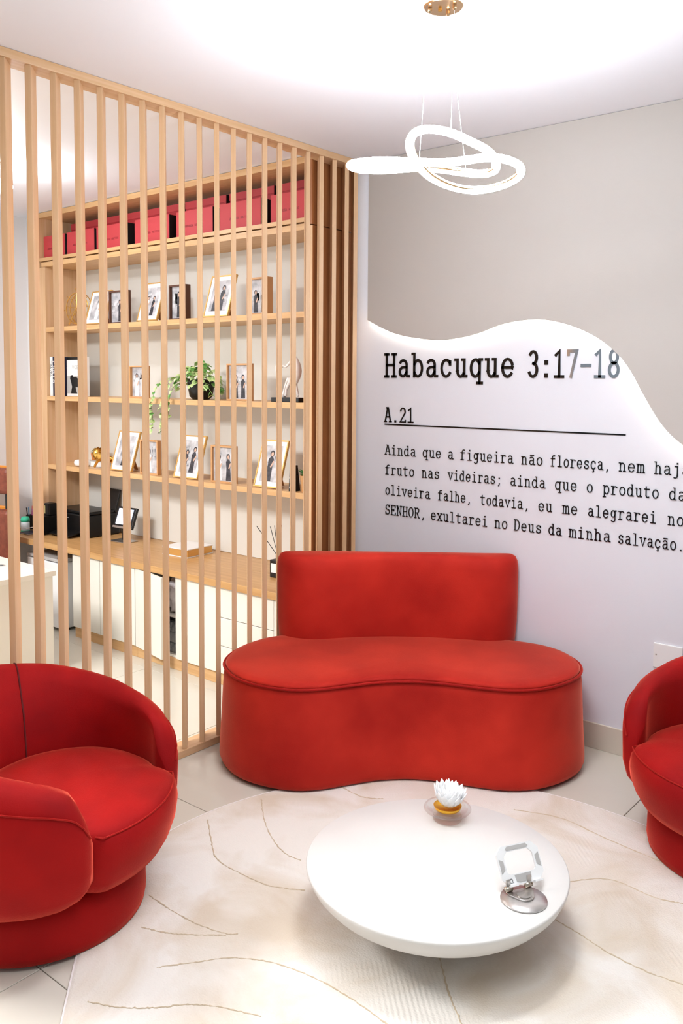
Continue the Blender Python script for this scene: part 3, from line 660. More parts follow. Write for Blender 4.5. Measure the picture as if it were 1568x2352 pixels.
mb = tag(obj('marble_bookend', loft(bmesh.new(), [[(-.288+a*.019-.006*t, -.30+b_*.030, Z3+.001+t*.15) for a, b_ in ((-1+t*.8, -1), (1-t*.8, -1), (1-t*.8, 1), (-1+t*.8, 1))] for t in (0, 1)]),
     mat('black_marble', (.05, .05, .07), .2, noise=(22, (.06, .06, .08), 5, (1, 1, 1)))), 'small black marble wedge with white veins at the right shelf end', 'ornament')
bm = bmesh.new()
for a_, b_ in (((-.303, 1.175), (-.28, 1.225)), ((-.30, 1.235), (-.29, 1.262)), ((-.283, 1.18), (-.276, 1.20))):
    tube(bm, [(a_[0], -.331, a_[1]), ((a_[0]+b_[0])/2+.002, -.331, (a_[1]+b_[1])/2), (b_[0], -.331, b_[1])], .0013, seg=4)
obj('white_vein', bm, WHITE, mb)

# ------------------------------------------------------------------ worktop things
pr = thing('printer', 'black inkjet printer with raised paper tray on the oak worktop', 'printer', (-2.52, -.2, ZC+.001))
obj('body', box(-.22, .22, -.13, .15, 0, .165), BLACK, pr, bevel=.012)
obj('scanner_lid', box(-.215, .215, -.125, .10, .167, .19), BLACK, pr, bevel=.006)
o = obj('paper_tray', box(.02, .20, -.005, .008, 0, .19), BLACK, pr, bevel=.003); o.location = (0, .115, .15); o.rotation_euler = (-.3, 0, 0)
o = obj('output_tray', box(-.13, .13, -.12, 0, 0, .012), BLACK, pr, bevel=.003); o.location = (0, -.125, .03); o.rotation_euler = (.18, 0, 0)
obj('light_line', box(-.10, -.04, -.1312, -.130, .128, .131), WHITE, pr)
pr2 = thing('label_printer', 'smaller black device with a flared front at the left of the printer', 'printer', (-2.71, -.41, ZC+.001))
bm = bmesh.new(); loft(bm, [[(x, y, z) for x, y in ((x0, -.07), (.05, -.07), (.05, .05), (x0, .05))] for z, x0 in ((0, -.025), (.05, -.03), (.13, -.07), (.14, -.065))]); obj('body', bm, BLACK, pr2, bevel=.004)
obj('upper_body', box(-.02, .05, -.02, .05, .141, .235), BLACK, pr2, bevel=.008)
obj('yellow_strip', box(-.012, -.002, -.0212, -.0202, .155, .215), mat('pale_yellow', (.93, .88, .62), .5), pr2)
bm = bmesh.new(); tube(bm, spline([(-.02, -.075, .06), (-.07, -.09, .05), (-.12, -.11, .035)], 5), .003, seg=6); obj('cable', bm, WHITE, pr2)
nb = thing('notebook', 'slim blue and white notebook lying under the label printer front', 'notebook', (-2.83, -.50, ZC+.001))
obj('pages', box(-.05, .07, -.05, .05, .002, .008), PAPER, nb); obj('cover', box(-.053, .073, -.053, .053, 0, .002), NAVY, nb); obj('cover_top', box(-.053, .073, -.053, .053, .008, .010), NAVY, nb)

tb = thing('card_terminal_screen', 'small tilted tablet screen lit white beside the printer on the worktop', 'tablet', (-2.02, -.25, ZC+.001), math.radians(2))
M_ = Matrix.Rotation(math.radians(-20), 4, 'X')
for n_, a_, m in (('casing', (-.105, .105, 0, .022, .012, .17), BLACK), ('silver_rim', (-.105, .105, -.002, .0, .012, .026), STEEL), ('display', (-.08, .08, -.003, -.0005, .04, .155), SCREENE)):
    o = obj(n_, box(*a_), m, tb, bevel=.003 if n_ == 'casing' else 0); o.rotation_euler = (math.radians(-20), 0, 0); o.location = (0, 0, .085)
o = obj('display_icon', box(.0, .03, -.004, -.003, .09, .12), mat('icon_pink', (.80, .72, .80), .5), tb); o.rotation_euler = (math.radians(-20), 0, 0); o.location = (0, 0, .085)
obj('stand', box(-.03, .03, .03, .055, .004, .16), BLACK, tb, bevel=.003); obj('foot', box(-.09, .09, -.04, .08, 0, .006), STEEL, tb, bevel=.002)

gb = thing('keepsake_box', 'white topped keepsake box with gold sides on the worktop', 'box', (-1.33, -.22, ZC+.001), math.radians(3))
obj('sides', box(-.115, .115, -.115, .115, .006, .05), GOLDP, gb, bevel=.001); obj('lid', box(-.12, .12, -.12, .12, .051, .057), WHITE, gb, bevel=.001); obj('bottom_board', box(-.12, .12, -.12, .12, 0, .005), WHITE, gb)

df = thing('reed_diffuser', 'black square reed diffuser bottle with black sticks behind the sofa corner', 'diffuser', (-.39, -.33, ZC+.001))
obj('bottle', box(-.036, .036, -.036, .036, 0, .105), BLACK, df, bevel=.004); obj('label', box(-.024, .02, -.0375, -.0363, .03, .085), WHITE, df)
bm = bmesh.new(); lathe(bm, [(.015, .105), (.015, .135), (.012, .137)], 16); obj('neck', bm, BLACK, df)
for dx, dy, L in ((-.16, -.02, .29), (-.085, .02, .29), (-.012, -.02, .31), (.008, .02, .31), (.022, 0, .30), (.03, -.03, .28)):
    bm = bmesh.new(); tube(bm, [(0, 0, .12), (dx, dy, L)], .0022, seg=5); obj('reed', bm, BLACK, df)

pc = thing('pencil_cup', 'dark cup of coloured pens at the left end of the worktop', 'pen holder', (-3.0, -.38, ZC+.001))
bm = bmesh.new(); lathe(bm, [(.035, 0), (.035, .11), (.031, .11), (.031, .02)], 20); obj('cup', bm, BLACK, pc)
for k, c_ in enumerate(((.75, .35, .75), (.2, .3, .7), (.85, .3, .35), (.1, .55, .3), (.15, .15, .2), (.5, .7, .9))):
    bm = bmesh.new(); a = k*PI/3; tube(bm, [(.012*math.cos(a), .012*math.sin(a), .025), (.03*math.cos(a), .03*math.sin(a), .16+.008*(k % 3))], .004, seg=6); obj('pen', bm, mat('pen_%d' % k, c_, .4), pc)
gj = thing('candy_jar', 'small clear jar with a turquoise lid in front of the pen cup', 'jar', (-2.91, -.48, ZC+.001))
bm = bmesh.new(); lathe(bm, [(.03, 0), (.033, .01), (.033, .07), (.028, .08)], 20); obj('body', bm, mat('jar_pale', (.85, .90, .93), .2), gj, smooth=True)
bm = bmesh.new(); lathe(bm, [(.034, .08), (.034, .10), (.025, .115), (.005, .118)], 20); obj('lid', bm, mat('turquoise', (.25, .80, .65), .4), gj, smooth=True)
obj_b = bmesh.new(); lathe(obj_b, [(.034, 0), (.035, .012)], 20); obj('base', obj_b, MATS['turquoise'], gj)
yj = thing('tape_roll', 'lime green oval roll standing left of the turquoise lidded jar', 'desk item', (-3.03, -.50, ZC+.001))
bm = bmesh.new(); lathe(bm, [(.022, -.012), (.042, -.012), (.042, .012), (.022, .012)], 24)
for v in bm.verts: v.co = Vector((v.co.x, v.co.z, v.co.y*1.3+.055))
obj('roll', bm, mat('lime', (.78, .85, .25), .4), yj, smooth=True)

dc = thing('wall_camera', 'small round white wall camera with black lens near the office ceiling', 'camera', (-3.0, -.30, 2.995))
def lathe_y(prof, seg=20):
    bm = bmesh.new(); lathe(bm, prof, seg)
    for v in bm.verts: v.co = Vector((v.co.x, -v.co.z, v.co.y))
    return bm
obj('housing', lathe_y([(.045, .001), (.045, .015), (.036, .028)]), WHITE, dc, smooth=True); obj('lens', lathe_y([(.031, .029), (.026, .040), (.005, .043)]), BLACK, dc, smooth=True)

# mini fridge, desk, office chair
fg = thing('mini_fridge', 'small white fridge under the left end of the worktop', 'fridge', (-2.47, -.35, 0))
obj('body', box(-.21, .21, -.20, .22, .02, .50), WHITE, fg, bevel=.006); obj('door', box(-.21, .205, -.255, -.206, .025, .495), WHITE, fg, bevel=.006)
obj('top', box(-.215, .215, -.255, .225, .502, .525), GREY, fg, bevel=.004); obj('hinge_cover', box(.17, .21, -.25, -.21, .527, .537), STEEL, fg); obj('side_gasket', box(.2065, .2085, -.262, -.256, .03, .49), GREY, fg)
for s in (-1, 1):
    for yy in (-.18, .18): obj('foot', lathe(bmesh.new(), [(.02, 0), (.02, .019)], 12, (s*.17, yy, 0)), BLACK, fg)
dk = thing('white_desk', 'cream white office desk at the left edge behind the slatted screen', 'desk', (-2.0, -1.9, 0))
part(dk, 'desktop', box(-2.32, -1.552, -2.7, -1.085, .600, .632), CREAM, bevel=.002)
part(dk, 'side_panel', box(-1.61, -1.575, -2.68, -1.095, 0.001, .599), CREAM)
part(dk, 'side_panel', box(-2.31, -2.275, -2.68, -1.095, 0.001, .599), CREAM)
part(dk, 'modesty_panel', box(-2.27, -1.615, -1.13, -1.10, .10, .599), CREAM)
pn = thing('pen', 'black pen lying on the white desk top', 'pen', (-1.95, -1.26, .6375)); bm = bmesh.new(); tube(bm, [(-.05, -.05, 0), (.04, .03, 0)], .0045, seg=8); obj('barrel', bm, BLACK, pn)
bm = bmesh.new(); tube(bm, [(.041, .031, 0), (.05, .039, 0)], [.0045, .001], seg=8); obj('tip', bm, STEEL, pn)
oc = thing('office_chair', 'brown leather office chair with honey plywood shell behind the white desk', 'chair', (-2.80, -.84, 0), math.radians(14))
def cushion(x0, x1, y0, y1, z0, z1): return box(x0, x1, y0, y1, z0, z1)
obj('headrest', cushion(-.22, .22, -.02, .05, .98, 1.17), LEATHER, oc, bevel=.03); obj('headrest_shell', cushion(-.225, .225, .055, .068, .97, 1.18), CHWOOD, oc, bevel=.006)
obj('backrest', cushion(-.22, .22, -.02, .05, .45, .87), LEATHER, oc, bevel=.03); obj('backrest_shell', cushion(-.23, .23, .055, .068, .40, .885), CHWOOD, oc, bevel=.006)
for s in (-1, 1): obj('bracket', cushion(s*.17-.02, s*.17+.02, .02, .05, .86, 1.0), BLACK, oc)
obj('seat', cushion(-.23, .23, -.5, -.03, .36, .44), LEATHER, oc, bevel=.03); obj('seat_shell', cushion(-.235, .235, -.51, -.03, .345, .358), CHWOOD, oc, bevel=.004)
bm = bmesh.new(); tube(bm, [(0, -.25, .06), (0, -.25, .345)], .03, seg=12); obj('gas_lift', bm, BLACK, oc)
for k in range(5):
    a = k*2*PI/5; bm = bmesh.new(); tube(bm, [(0, -.25, .08), (.24*math.cos(a), -.25+.24*math.sin(a), .05)], [.022, .014], seg=8); leg = obj('leg', bm, BLACK, oc)
    bm = bmesh.new(); tube(bm, [(.235*math.cos(a)-.012, -.25+.235*math.sin(a), .022), (.235*math.cos(a)+.012, -.25+.235*math.sin(a), .022)], .021, seg=12); obj('caster', bm, BLACK, leg)

# ------------------------------------------------------------------ sofa
so = thing('sofa', 'red velvet kidney shaped sofa with curved backrest in the corner', 'sofa', (.85, -.75, .0125), math.radians(39.3))
# local frame: +x along the sofa, -y towards the camera side
OUT = [(-.66, .27), (-.53, .312), (-.41, .30), (-.28, .25), (-.15, .205), (0, .19), (.14, .215), (.28, .262), (.41, .292), (.54, .275), (.67, .20), (.77, .09), (.815, -.05), (.80, -.18),
       (.745, -.29), (.65, -.37), (.5, -.43), (.3, -.47), (0, -.49), (-.3, -.49), (-.53, -.485), (-.68, -.44), (-.79, -.33), (-.855, -.2), (-.875, -.05), (-.84, .08), (-.77, .19)]
OL = [(p.x, -p.y) for p in spline([(a, b_, 0) for a, b_ in OUT], 5, True)]
def inset(P, d):
    n = len(P); out = []
    for i in range(n):
        a = Vector(P[(i-2) % n]); b_ = Vector(P[(i+2) % n]); t = (b_-a).normalized(); out.append((P[i][0]-t.y*-d*-1 if False else P[i][0]+t.y*d*SGN, P[i][1]-t.x*d*SGN))
    return out
ar = sum(OL[i][0]*OL[(i+1) % len(OL)][1]-OL[(i+1) % len(OL)][0]*OL[i][1] for i in range(len(OL))); SGN = -1 if ar > 0 else 1
bm = bmesh.new(); loft(bm, [[(x, y, z) for x, y in inset(OL, d)] for z, d in ((.001, .012), (.005, .012))]); obj('plinth', bm, BLACKBASE, so)
bm = bmesh.new(); loft(bm, [[(x, y, z) for x, y in inset(OL, d)] for z, d in ((.003, -.004), (.008, -.016), (.03, -.024), (.09, -.022), (.2, -.014), (.32, -.008), (.40, -.003), (.440, .002), (.448, .008))]); obj('body', bm, VSOFA, so, smooth=True)
bm = bmesh.new(); rings = [[(x, y, z) for x, y in inset(OL, d)] for z, d in ((.449, .010), (.457, .006), (.466, .014), (.472, .04), (.475, .08))]
cxy = (sum(p[0] for p in OL)/len(OL), sum(p[1] for p in OL)/len(OL))
last = rings[-1]
for s_, z in ((.75, .477), (.45, .478), (.15, .479)): rings.append([(cxy[0]+(p[0]-cxy[0])*s_, -.02*(1-s_)+(cxy[1]+(p[1]-cxy[1])*s_)*1.0, z) for p in last])
loft(bm, rings); obj('seat', bm, VSOFA, so, smooth=True)
bm = bmesh.new(); tube(bm, [(x, y, .450) for x, y in inset(OL, -.001)], .0065, True, 8); obj('piping', bm, VPIPE, so, smooth=True)
# backrest: curved rounded slab
bp_ = [(-.655, -.50), (-.62, -.425), (-.55, -.37), (-.45, -.352), (-.3, -.385), (-.15, -.412), (0, -.418), (.15, -.405), (.3, -.378), (.43, -.352), (.52, -.372), (.585, -.425), (.595, -.475),
       (.56, -.50), (.45, -.50), (.3, -.515), (.1, -.53), (-.1, -.54), (-.3, -.55), (-.48, -.555), (-.6, -.55)]
OB = [(p.x, -p.y) for p in spline([(a, b_, 0) for a, b_ in bp_], 5, True)]
ar = sum(OB[i][0]*OB[(i+1) % len(OB)][1]-OB[(i+1) % len(OB)][0]*OB[i][1] for i in range(len(OB))); SGN = -1 if ar > 0 else 1
bcx, bcy = -.02, .47
def scl(P, sx, sy): return [(bcx+(x-bcx)*sx, bcy+(y-bcy)*sy) for x, y in P]
bm = bmesh.new(); loft(bm, [[(x, y, z) for x, y in scl(OB, sx, sy)] for z, sx, sy in ((.40, .975, .9), (.48, .985, .97), (.56, .995, 1), (.75, 1, 1), (.835, 1, .97), (.87, .992, .90), (.892, .975, .74), (.902, .945, .45), (.904, .90, .15))])
obj('backrest', bm, VSOFA, so, smooth=True)

# ------------------------------------------------------------------ barrel armchairs
HT = [(36, .36), (38, .425), (41, .49), (46, .545), (55, .575), (68, .60), (90, .64), (120, .69), (150, .72), (180, .73)]
BT = [(36, .265), (38, .235), (42, .205), (50, .185), (60, .18), (180, .18)]
RI = [(36, .385), (45, .385), (52, .38), (70, .36), (90, .335), (115, .29), (150, .24), (180, .22)]
def armchair(loc, face, label):
    t = thing('swivel_armchair', label, 'armchair', loc, math.radians(face), group='red barrel armchairs around the coffee table')
    bm = bmesh.new(); lathe(bm, [(.341, 0), (.353, .004), (.358, .03), (.356, .12), (.338, .165), (.28, .172)], 64, (-.005, -.030, 0)); obj('base', bm, VCHAIR, t, smooth=True)
    obj('swivel_plate', lathe(bmesh.new(), [(.15, .172), (.15, .188)], 32), BLACKBASE, t)
    rings = []; A0 = 36.5
    N = 96
    for k in range(N+1):
        u = k/N; th = A0+(360-2*A0)*u; a = th if th <= 180 else 360-th
        e_ = min(1, (a-A0)/7.0); sq = math.sqrt(max(0.0004, 1-(1-e_)**2))
        h = interp(HT, a); zb = interp(BT, a); ri = interp(RI, a)
        ro = .468+.022*min(1, (a-36)/50); rt_ = ro-.045      # outer radius mid / top centre
        rc = (ro+ri)/2 if a > 60 else ro-.035
        tw = min(.075, (ro-ri)/2+.02)
        sp_ = h-zb
        rin = ro-.14
        prof = [(ro-.075, 0), (ro-.045, .02), (ro-.018, .12), (ro, .34), (ro+.004, .72), (ro-.004, .84), (ro-.022, .935), (ro-.055, .99), (ro-.085, 1),
                (ro-.112, .975), (min(ro-.128, max(ri, rin)), .90), (ri+max(0, rin-ri)*.35, .70), (ri, .45), (ri, .25), (ri+.01, .05)]
        prof = [(r0, zb+t_*sp_) for r0, t_ in prof]
        prof = [(max(r0, ri), z) for r0, z in prof]
        cr_ = ro-.045
        rad = math.radians(th)
        rings.append([((cr_+(r0-cr_)*sq)*math.cos(rad), (cr_+(r0-cr_)*sq)*math.sin(rad), z) for r0, z in prof])
    bm = bmesh.new(); loft(bm, rings); obj('shell', bm, VCHAIR, t, smooth=True)
    # seat cushion
    def rs(th):
        a = abs(th)
        if a <= 33: return .452
        if a >= 42: return interp(RI, a)+.012
        return .452+(interp(RI, 42)+.012-.452)*((a-33)/9)**.6
    bm = bmesh.new(); TH = [-180+360*i/96 for i in range(96)]
    loft(bm, [[(rs(q)*s_*math.cos(math.radians(q)), rs(q)*s_*math.sin(math.radians(q)), z) for q in TH] for s_, z in
              ((.80, .190), (.90, .196), (.945, .23), (.985, .28), (1.0, .33), (.985, .372), (.955, .392), (.90, .406), (.75, .418), (.5, .425), (.2, .427))])
    obj('seat', bm, VCHAIR, t, smooth=True)
    bm = bmesh.new(); tube(bm, [(rs(q)*.968*math.cos(math.radians(q)), rs(q)*.968*math.sin(math.radians(q)), .3875) for q in range(-35, 36, 2)], .0028, seg=6); obj('seam', bm, VPIPE, t)
    for sg in (-1, 1):      # upright seams between back cushion and arms
        th = 180+sg*42; a = 138; h = interp(HT, a); ri = interp(RI, a); ro = .49; rad = math.radians(th)
        zb = .18; sp_ = h-zb; rin = ro-.14; o_ = .0005
        sm = [Vector(q+(0,)) for q in ((ro-.022, zb+.935*sp_), (ro-.055, zb+.99*sp_), (ro-.085, h+o_), (ro-.112, zb+.975*sp_), (rin-o_, zb+.90*sp_), (ri+max(0, rin-ri)*.35-o_, zb+.70*sp_), (ri-o_, zb+.45*sp_), (ri-o_, zb+.38*sp_))]
        bm = bmesh.new(); tube(bm, [(p_.x*math.cos(rad), p_.x*math.sin(rad), p_.y) for p_ in sm], .0035, seg=6); obj('seam', bm, MATS['seam_dark'], t)
    # arm seam and back seams
    pts = []
    for th in [x for x in range(39, 322, 3)]:
        a = th if th <= 180 else 360-th; h = interp(HT, a); ro = .468+.022*min(1, (a-36)/50); rad = math.radians(th)
        e_ = min(1, max(.02, (a-A0)/7.0)); sq = math.sqrt(1-(1-e_)**2); r0 = (ro-.045)+((ro-.002)-(ro-.045))*sq
        pts.append((r0*math.cos(rad), r0*math.sin(rad), interp(BT, a)+.84*(h-interp(BT, a))))
    bm = bmesh.new(); tube(bm, pts, .003, seg=6); obj('piping', bm, VPIPE, t)
    return t
armchair((.515, -2.46, .012), 24, 'red velvet swivel barrel armchair at the left of the coffee table')
armchair((2.32, -.60, .012), -120, 'red velvet swivel barrel armchair cut by the right photo edge near the wall')

# ------------------------------------------------------------------ rug
RC = (1.72, -1.83)
def rrad(a):
    d = math.degrees(a) % 360
    return 1.235-.11*math.exp(-((d-228)/26)**2)
bm = bmesh.new(); N = 128
RP = [(rrad(2*PI*i/N)*math.cos(2*PI*i/N), rrad(2*PI*i/N)*math.sin(2*PI*i/N)) for i in range(N)]
loft(bm, [[(x*s_, y*s_, z) for x, y in RP] for s_, z in ((.995, .001), (1, .004), (.998, .009), (.99, .0115), (.7, .0115), (.3, .0115), (.02, .0115))])
rug = thing('round_rug', 'large round cream rug with carved curved lines under the coffee table', 'rug', (RC[0], RC[1], 0))
obj('pile', bm, FUR, rug, smooth=False)
bm = bmesh.new(); tube(bm, [(x*1.001, y*1.001, .0055) for x, y in RP], .004, True, 6); obj('bound_edge', bm, mat('rug_binding', (.93, .91, .90), .8), rug)
LINES = {'a': [(0.586, -1.468), (0.712, -1.582), (0.844, -1.671), (0.958, -1.719), (1.035, -1.717)], 'b': [(0.545, -1.74), (0.674, -1.837), (0.797, -1.916), (0.944, -1.923), (1.063, -1.911), (1.175, -1.851)],
 'c': [(0.776, -2.225), (0.923, -2.231), (1.044, -2.222), (1.142, -2.197), (1.169, -2.174)], 'd': [(0.906, -2.354), (0.987, -2.321), (1.06, -2.273), (1.147, -2.202)],
 'e': [(1.099, -2.447), (1.172, -2.353), (1.249, -2.261), (1.373, -2.195), (1.526, -2.168), (1.676, -2.171), (1.85, -2.20), (2.1, -2.3)], 'f': [(1.062, -2.67), (1.148, -2.627), (1.226, -2.565), (1.293, -2.492), (1.365, -2.441), (1.487, -2.388)],
 'g': [(1.70, -1.80), (1.734, -1.848), (1.839, -1.963), (1.934, -2.046), (2.1, -2.2)], 'h': [(1.85, -1.40), (1.904, -1.428), (2.016, -1.454), (2.13, -1.484), (2.244, -1.494), (2.354, -1.482), (2.7, -1.45)],
 'i': [(0.765, -1.156), (0.901, -1.173), (0.984, -1.128)], 'j': [(1.458, -0.848), (1.643, -0.786), (1.861, -0.824), (2.152, -0.856)], 'k': [(1.866, -1.192), (1.968, -1.086), (2.127, -1.092), (2.219, -1.064)]}
for k, v in LINES.items():
    P = spline([(x-RC[0], y-RC[1], .0115) for x, y in v], 14)
    P = [Vector((p_.x+rnd.uniform(-.0018, .0018), p_.y+rnd.uniform(-.0018, .0018), p_.z)) for p_ in P]
    bm = bmesh.new(); tube(bm, P, [rnd.uniform(.0012, .0034) for _ in P], seg=6); obj('carved_line', bm, SEAM, rug)

# ------------------------------------------------------------------ coffee table
ctb = thing('coffee_table', 'round white bowl shaped coffee table on the cream rug', 'table', (1.619, -1.700, .0125))
bm = bmesh.new(); lathe(bm, [(.12, .045), (.25, .068), (.34, .104), (.39, .138), (.415, .166), (.427, .19), (.4295, .200), (.4285, .2045), (.425, .2072), (.2, .2077), (.02, .2077)], 96); obj('top', bm, TABLEW, ctb, smooth=True, )
bm = bmesh.new(); lathe(bm, [(.13, 0), (.13, .008), (.12, .012), (.12, .048)], 64); obj('pedestal', bm, TABLEW, ctb, smooth=True)
TZ = .2206
cd = thing('candle_holder', 'clear glass holder with white lotus on a gold cup on the coffee table', 'candle holder', (1.50, -1.44, TZ)); cd.scale = (1.13, 1.13, 1.13)
bm = bmesh.new(); lathe(bm, [(.045, .0), (.047, .004), (.046, .010), (.043, .012), (.046, .015), (.048, .022), (.052, .026), (.072, .031), (.076, .036), (.074, .040), (.064, .039), (.052, .034), (.045, .030), (.02, .028)], 48); obj('glass_dish', bm, GLASS, cd, smooth=True)
bm = bmesh.new(); lathe(bm, [(.022, .0285), (.040, .034), (.045, .045), (.044, .046), (.036, .037), (.01, .034)], 40); obj('gold_cup', bm, mat('gold_yellow', (.93, .70, .22), .3, .7), cd, smooth=True)
M0 = Matrix.Translation((0, 0, .046)) @ Matrix.Rotation(math.radians(10), 4, 'Y')
def petal(L, Wd, cup):
    bm = bmesh.new(); rows = []
    for i in range(6):
        t_ = i/5; w_ = Wd*math.sin(min(1, t_*1.25+.2)*PI*.5)*(1-t_**4) + .0005
        r0 = .012+L*.55*math.sin(t_*1.1); z = L*(1-math.cos(t_*1.25))+L*.35*t_
        rows.append([bm.verts.new((r0*cup-.10*w_*abs(j)*0, w_*j/1.0, z+.25*w_*abs(j))) for j in (-1, 0, 1)])
    for a_, b_ in zip(rows, rows[1:]):
        for j in (0, 1): bm.faces.new((a_[j], a_[j+1], b_[j+1], b_[j]))
    return bm
for ring, (cnt, L, cup, off) in enumerate(((14, .058, 1.35, 0), (14, .062, 1.0, .22), (10, .060, .62, 0), (6, .055, .30, .3))):
    pm = obj('petal', petal(L, .0165, cup), LOTUS, cd, smooth=True); sd = pm.modifiers.new('solid', 'SOLIDIFY'); sd.thickness = .0018
    for k in range(cnt):
        o = pm if k == 0 else pm.copy()
        if k: COL.objects.link(o); o.parent = cd
        o.matrix_local = M0 @ Matrix.Rotation(2*PI*k/cnt+off, 4, 'Z')
ps = thing('phone_stand', 'white and silver folding tablet stand on a round metal foot on the coffee table', 'tablet stand', (1.946, -1.712, TZ)); ps.scale = (1.05, 1.05, 1.05)
bm = bmesh.new(); lathe(bm, [(.066, 0), (.068, .002), (.067, .005), (.03, .0055)], 56); obj('foot', bm, mat('satin_silver', (.80, .785, .775), .3, .75), ps, smooth=True)
Nn = Vector((.87, -.48, 0)).normalized(); Wv = Vector((.48, .87, 0)).normalized()
# pivot ring plate
def frame_M(loc, x, y, z): m_ = Matrix((x, y, z)).transposed().to_4x4(); m_.translation = loc; return m_
Mh = frame_M(Vector((-.005, .010, .006)), Wv, -Nn, Vector((0, 0, 1)))
bm = bmesh.new(); pts = [(.030*math.cos(a), .030*math.sin(a)) for a in [math.radians(x) for x in range(200, 341, 10)]]+[(.042, .012), (.042, .03), (-.042, .03), (-.042, .012)]
prism(bm, pts, 0, .004)
o = obj('pivot_plate', bm, STEEL, ps, bevel=.001); o.matrix_local = Mh
o = obj('pivot_disc', lathe(bmesh.new(), [(.022, .0042), (.022, .006), (.005, .0065)], 36), STEEL, ps); o.matrix_local = Mh
for s in (-1, 1):
    bm = bmesh.new(); tube(bm, [(s*.022, .028, .012), (s*.046, .028, .012)], .0075, seg=16); o = obj('hinge', bm, mat('nickel', (.80, .76, .70), .28, 1) if 'nickel' not in MATS else MATS['nickel'], ps, smooth=True); o.matrix_local = Mh
    bm = bmesh.new(); B(bm, s*.036-.007, s*.036+.007, .026, .030, .012, .040); o = obj('arm', bm, STEEL, ps); o.matrix_local = Mh
ang = math.radians(32)
upv = (Vector((0, 0, 1))*math.cos(ang)-Nn*math.sin(ang)); nv = Wv.cross(upv)
Mp = frame_M(Vector((-.026, .030, .024))+Wv*.014, Wv*1.17, -nv if nv.dot(Nn) > 0 else nv, upv)
out = [(-.062, .022), (-.062, .088), (-.044, .108), (.044, .108), (.062, .088), (.062, .022), (.044, .0), (-.044, .0)]
inn = [(-.042, .036), (-.042, .078), (-.032, .090), (.032, .090), (.042, .078), (.042, .036), (.034, .030), (-.034, .030)]
bm = bmesh.new(); loft(bm, [[(x, y, z) for x, z in P] for P, y in ((out, -.003), (out, .003), (inn, .003), (inn, -.003))], cap0=False, cap1=False)
vv = list(bm.verts); a_ = vv[:8]; d4 = vv[24:32]
for i in range(8): bm.faces.new((a_[i], a_[(i+1) % 8], d4[(i+1) % 8], d4[i]))
o = obj('plate', bm, WHITE, ps); o.matrix_local = Mp
for P in ([(-.030, .094), (.030, .094), (.034, .098), (.028, .105), (-.028, .105), (-.034, .098)], [(-.0585, .035), (-.0585, .075), (-.047, .068), (-.047, .045)], [(.0585, .035), (.0585, .075), (.047, .068), (.047, .045)],
          [(-.024, .027), (-.022, .010), (-.014, .006), (.014, .006), (.022, .012), (.024, .027)]):
    bm = bmesh.new(); prism(bm, P, -.0042, -.0031, f=lambda x, z, y: (x, y, z)); o = obj('rubber_pad', bm, GREY, ps); o.matrix_local = Mp
for s in (-1, 1):
    bm = bmesh.new(); B(bm, s*.036-.011, s*.036+.011, -.016, -.003, -.002, .003); o = obj('ledge', bm, WHITE, ps); o.matrix_local = Mp
bm = bmesh.new(); tube(bm, [(.004*math.cos(x), -.0036, .014+.005*math.sin(x)) for x in [math.radians(t) for t in range(-50, 231, 20)]], .0007, seg=4)
B(bm, -.006, .006, -.0039, -.0032, .0075, .0083)
for v in bm.verts: v.co.x -= .037
o = obj('emblem', bm, BLACK, ps); o.matrix_local = Mp

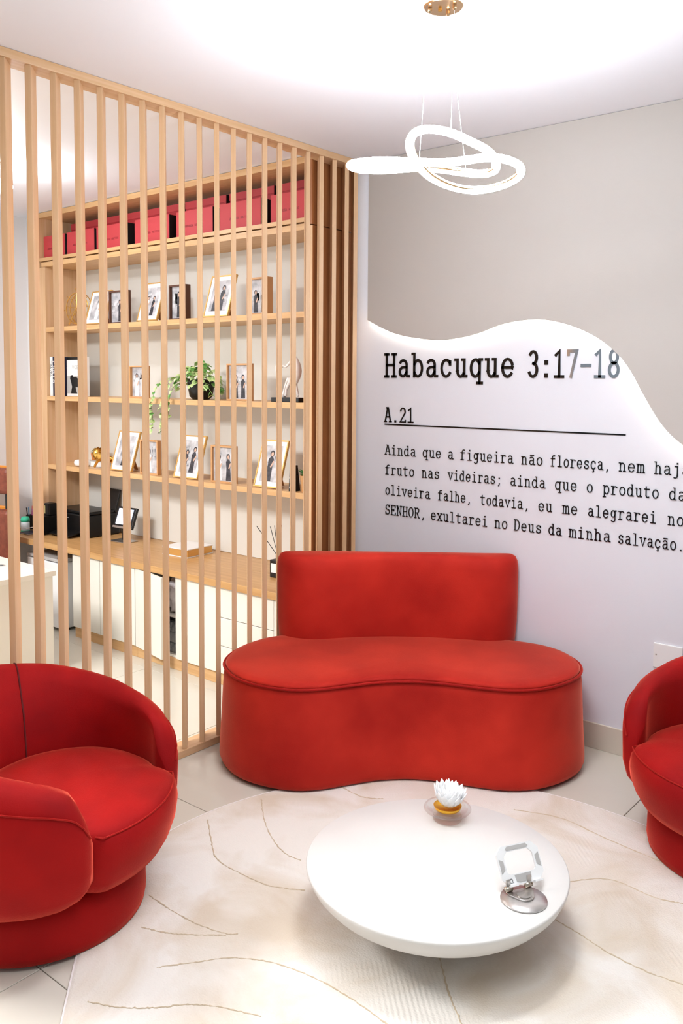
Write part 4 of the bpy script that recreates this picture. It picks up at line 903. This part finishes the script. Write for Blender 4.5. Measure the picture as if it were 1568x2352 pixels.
# ------------------------------------------------------------------ pendant lamp
pd = thing('pendant_lamp', 'glowing white looped ring pendant lamp hanging from a gold ceiling plate', 'pendant lamp', (1.505, -1.55, H))
RING = [(1.312, -1.794, 2.51), (1.396, -1.775, 2.512), (1.481, -1.726, 2.507), (1.572, -1.661, 2.501), (1.64, -1.614, 2.508), (1.689, -1.562, 2.519), (1.721, -1.493, 2.52), (1.729, -1.424, 2.511), (1.707, -1.382, 2.494), (1.661, -1.38, 2.474), (1.603, -1.409, 2.458), (1.552, -1.452, 2.454), (1.509, -1.508, 2.465), (1.48, -1.572, 2.485), (1.47, -1.63, 2.512), (1.476, -1.685, 2.542), (1.495, -1.719, 2.573), (1.52, -1.717, 2.596), (1.554, -1.687, 2.604), (1.594, -1.634, 2.597), (1.626, -1.567, 2.579), (1.652, -1.505, 2.559), (1.655, -1.452, 2.537), (1.635, -1.419, 2.515), (1.597, -1.43, 2.506), (1.55, -1.48, 2.508), (1.501, -1.552, 2.513), (1.448, -1.628, 2.51), (1.376, -1.7, 2.501), (1.325, -1.763, 2.5)]
RS = spline(RING, 6, True); cen = sum(RS, Vector())/len(RS)
W(obj('light_tube', tube(bmesh.new(), RS, .0130, True, 12), LAMP, smooth=True), pd)
gp = [p_+((cen-p_)*Vector((1, 1, .3))).normalized()*.0105+Vector((0, 0, .002)) for p_ in RS]
W(obj('gold_channel', tube(bmesh.new(), gp, .0075, True, 8), ROSE, smooth=True), pd)
obj('canopy', lathe(bmesh.new(), [(.066, -.001), (.066, -.022), (.062, -.026), (.01, -.027)], 48), ROSE, pd, smooth=False)
for (ax, ay), tgt in (((-.036, -.025), RS[84]), ((.0, .03), Vector((1.555, -1.475, 2.508))), ((.040, .005), RS[114])):
    bm = bmesh.new(); lathe(bm, [(.007, -.027), (.007, -.036), (.004, -.042)], 12, (ax, ay, 0)); obj('cable_grip', bm, ROSE, pd)
    tg = Vector(tgt)-Vector((1.505, -1.55, H)); bm = bmesh.new(); tube(bm, [(ax, ay, -.04), tuple(tg+Vector((0, 0, .01)))],   .0007, seg=6); obj('suspension_cable', bm, mat('cable_white', (.9, .9, .9), .5) if 'cable_white' not in MATS else MATS['cable_white'], pd)
obj('screw', lathe(bmesh.new(), [(.006, -.027), (.006, -.036)], 12, (-.01, -.005, 0)), GOLD, pd)
# second ceiling lamp on the office side, just inside the left photo edge
cl = thing('office_pendant', 'bright white office ceiling lamp partly behind the leftmost slat', 'ceiling lamp', (-1.672, -1.314, H))
obj('canopy', lathe(bmesh.new(), [(.05, -.001), (.05, -.02)], 32), WHITE, cl)
obj('rod', lathe(bmesh.new(), [(.005, -.021), (.005, -.09)], 12), WHITE, cl)
obj('diffuser', lathe(bmesh.new(), [(.02, -.09), (.045, -.10), (.055, -.13), (.045, -.16), (.015, -.17)], 32), mat('office_lamp_glow', (1, 1, 1), .4, emis=(.96, .98, 1), estr=110), cl, smooth=True)
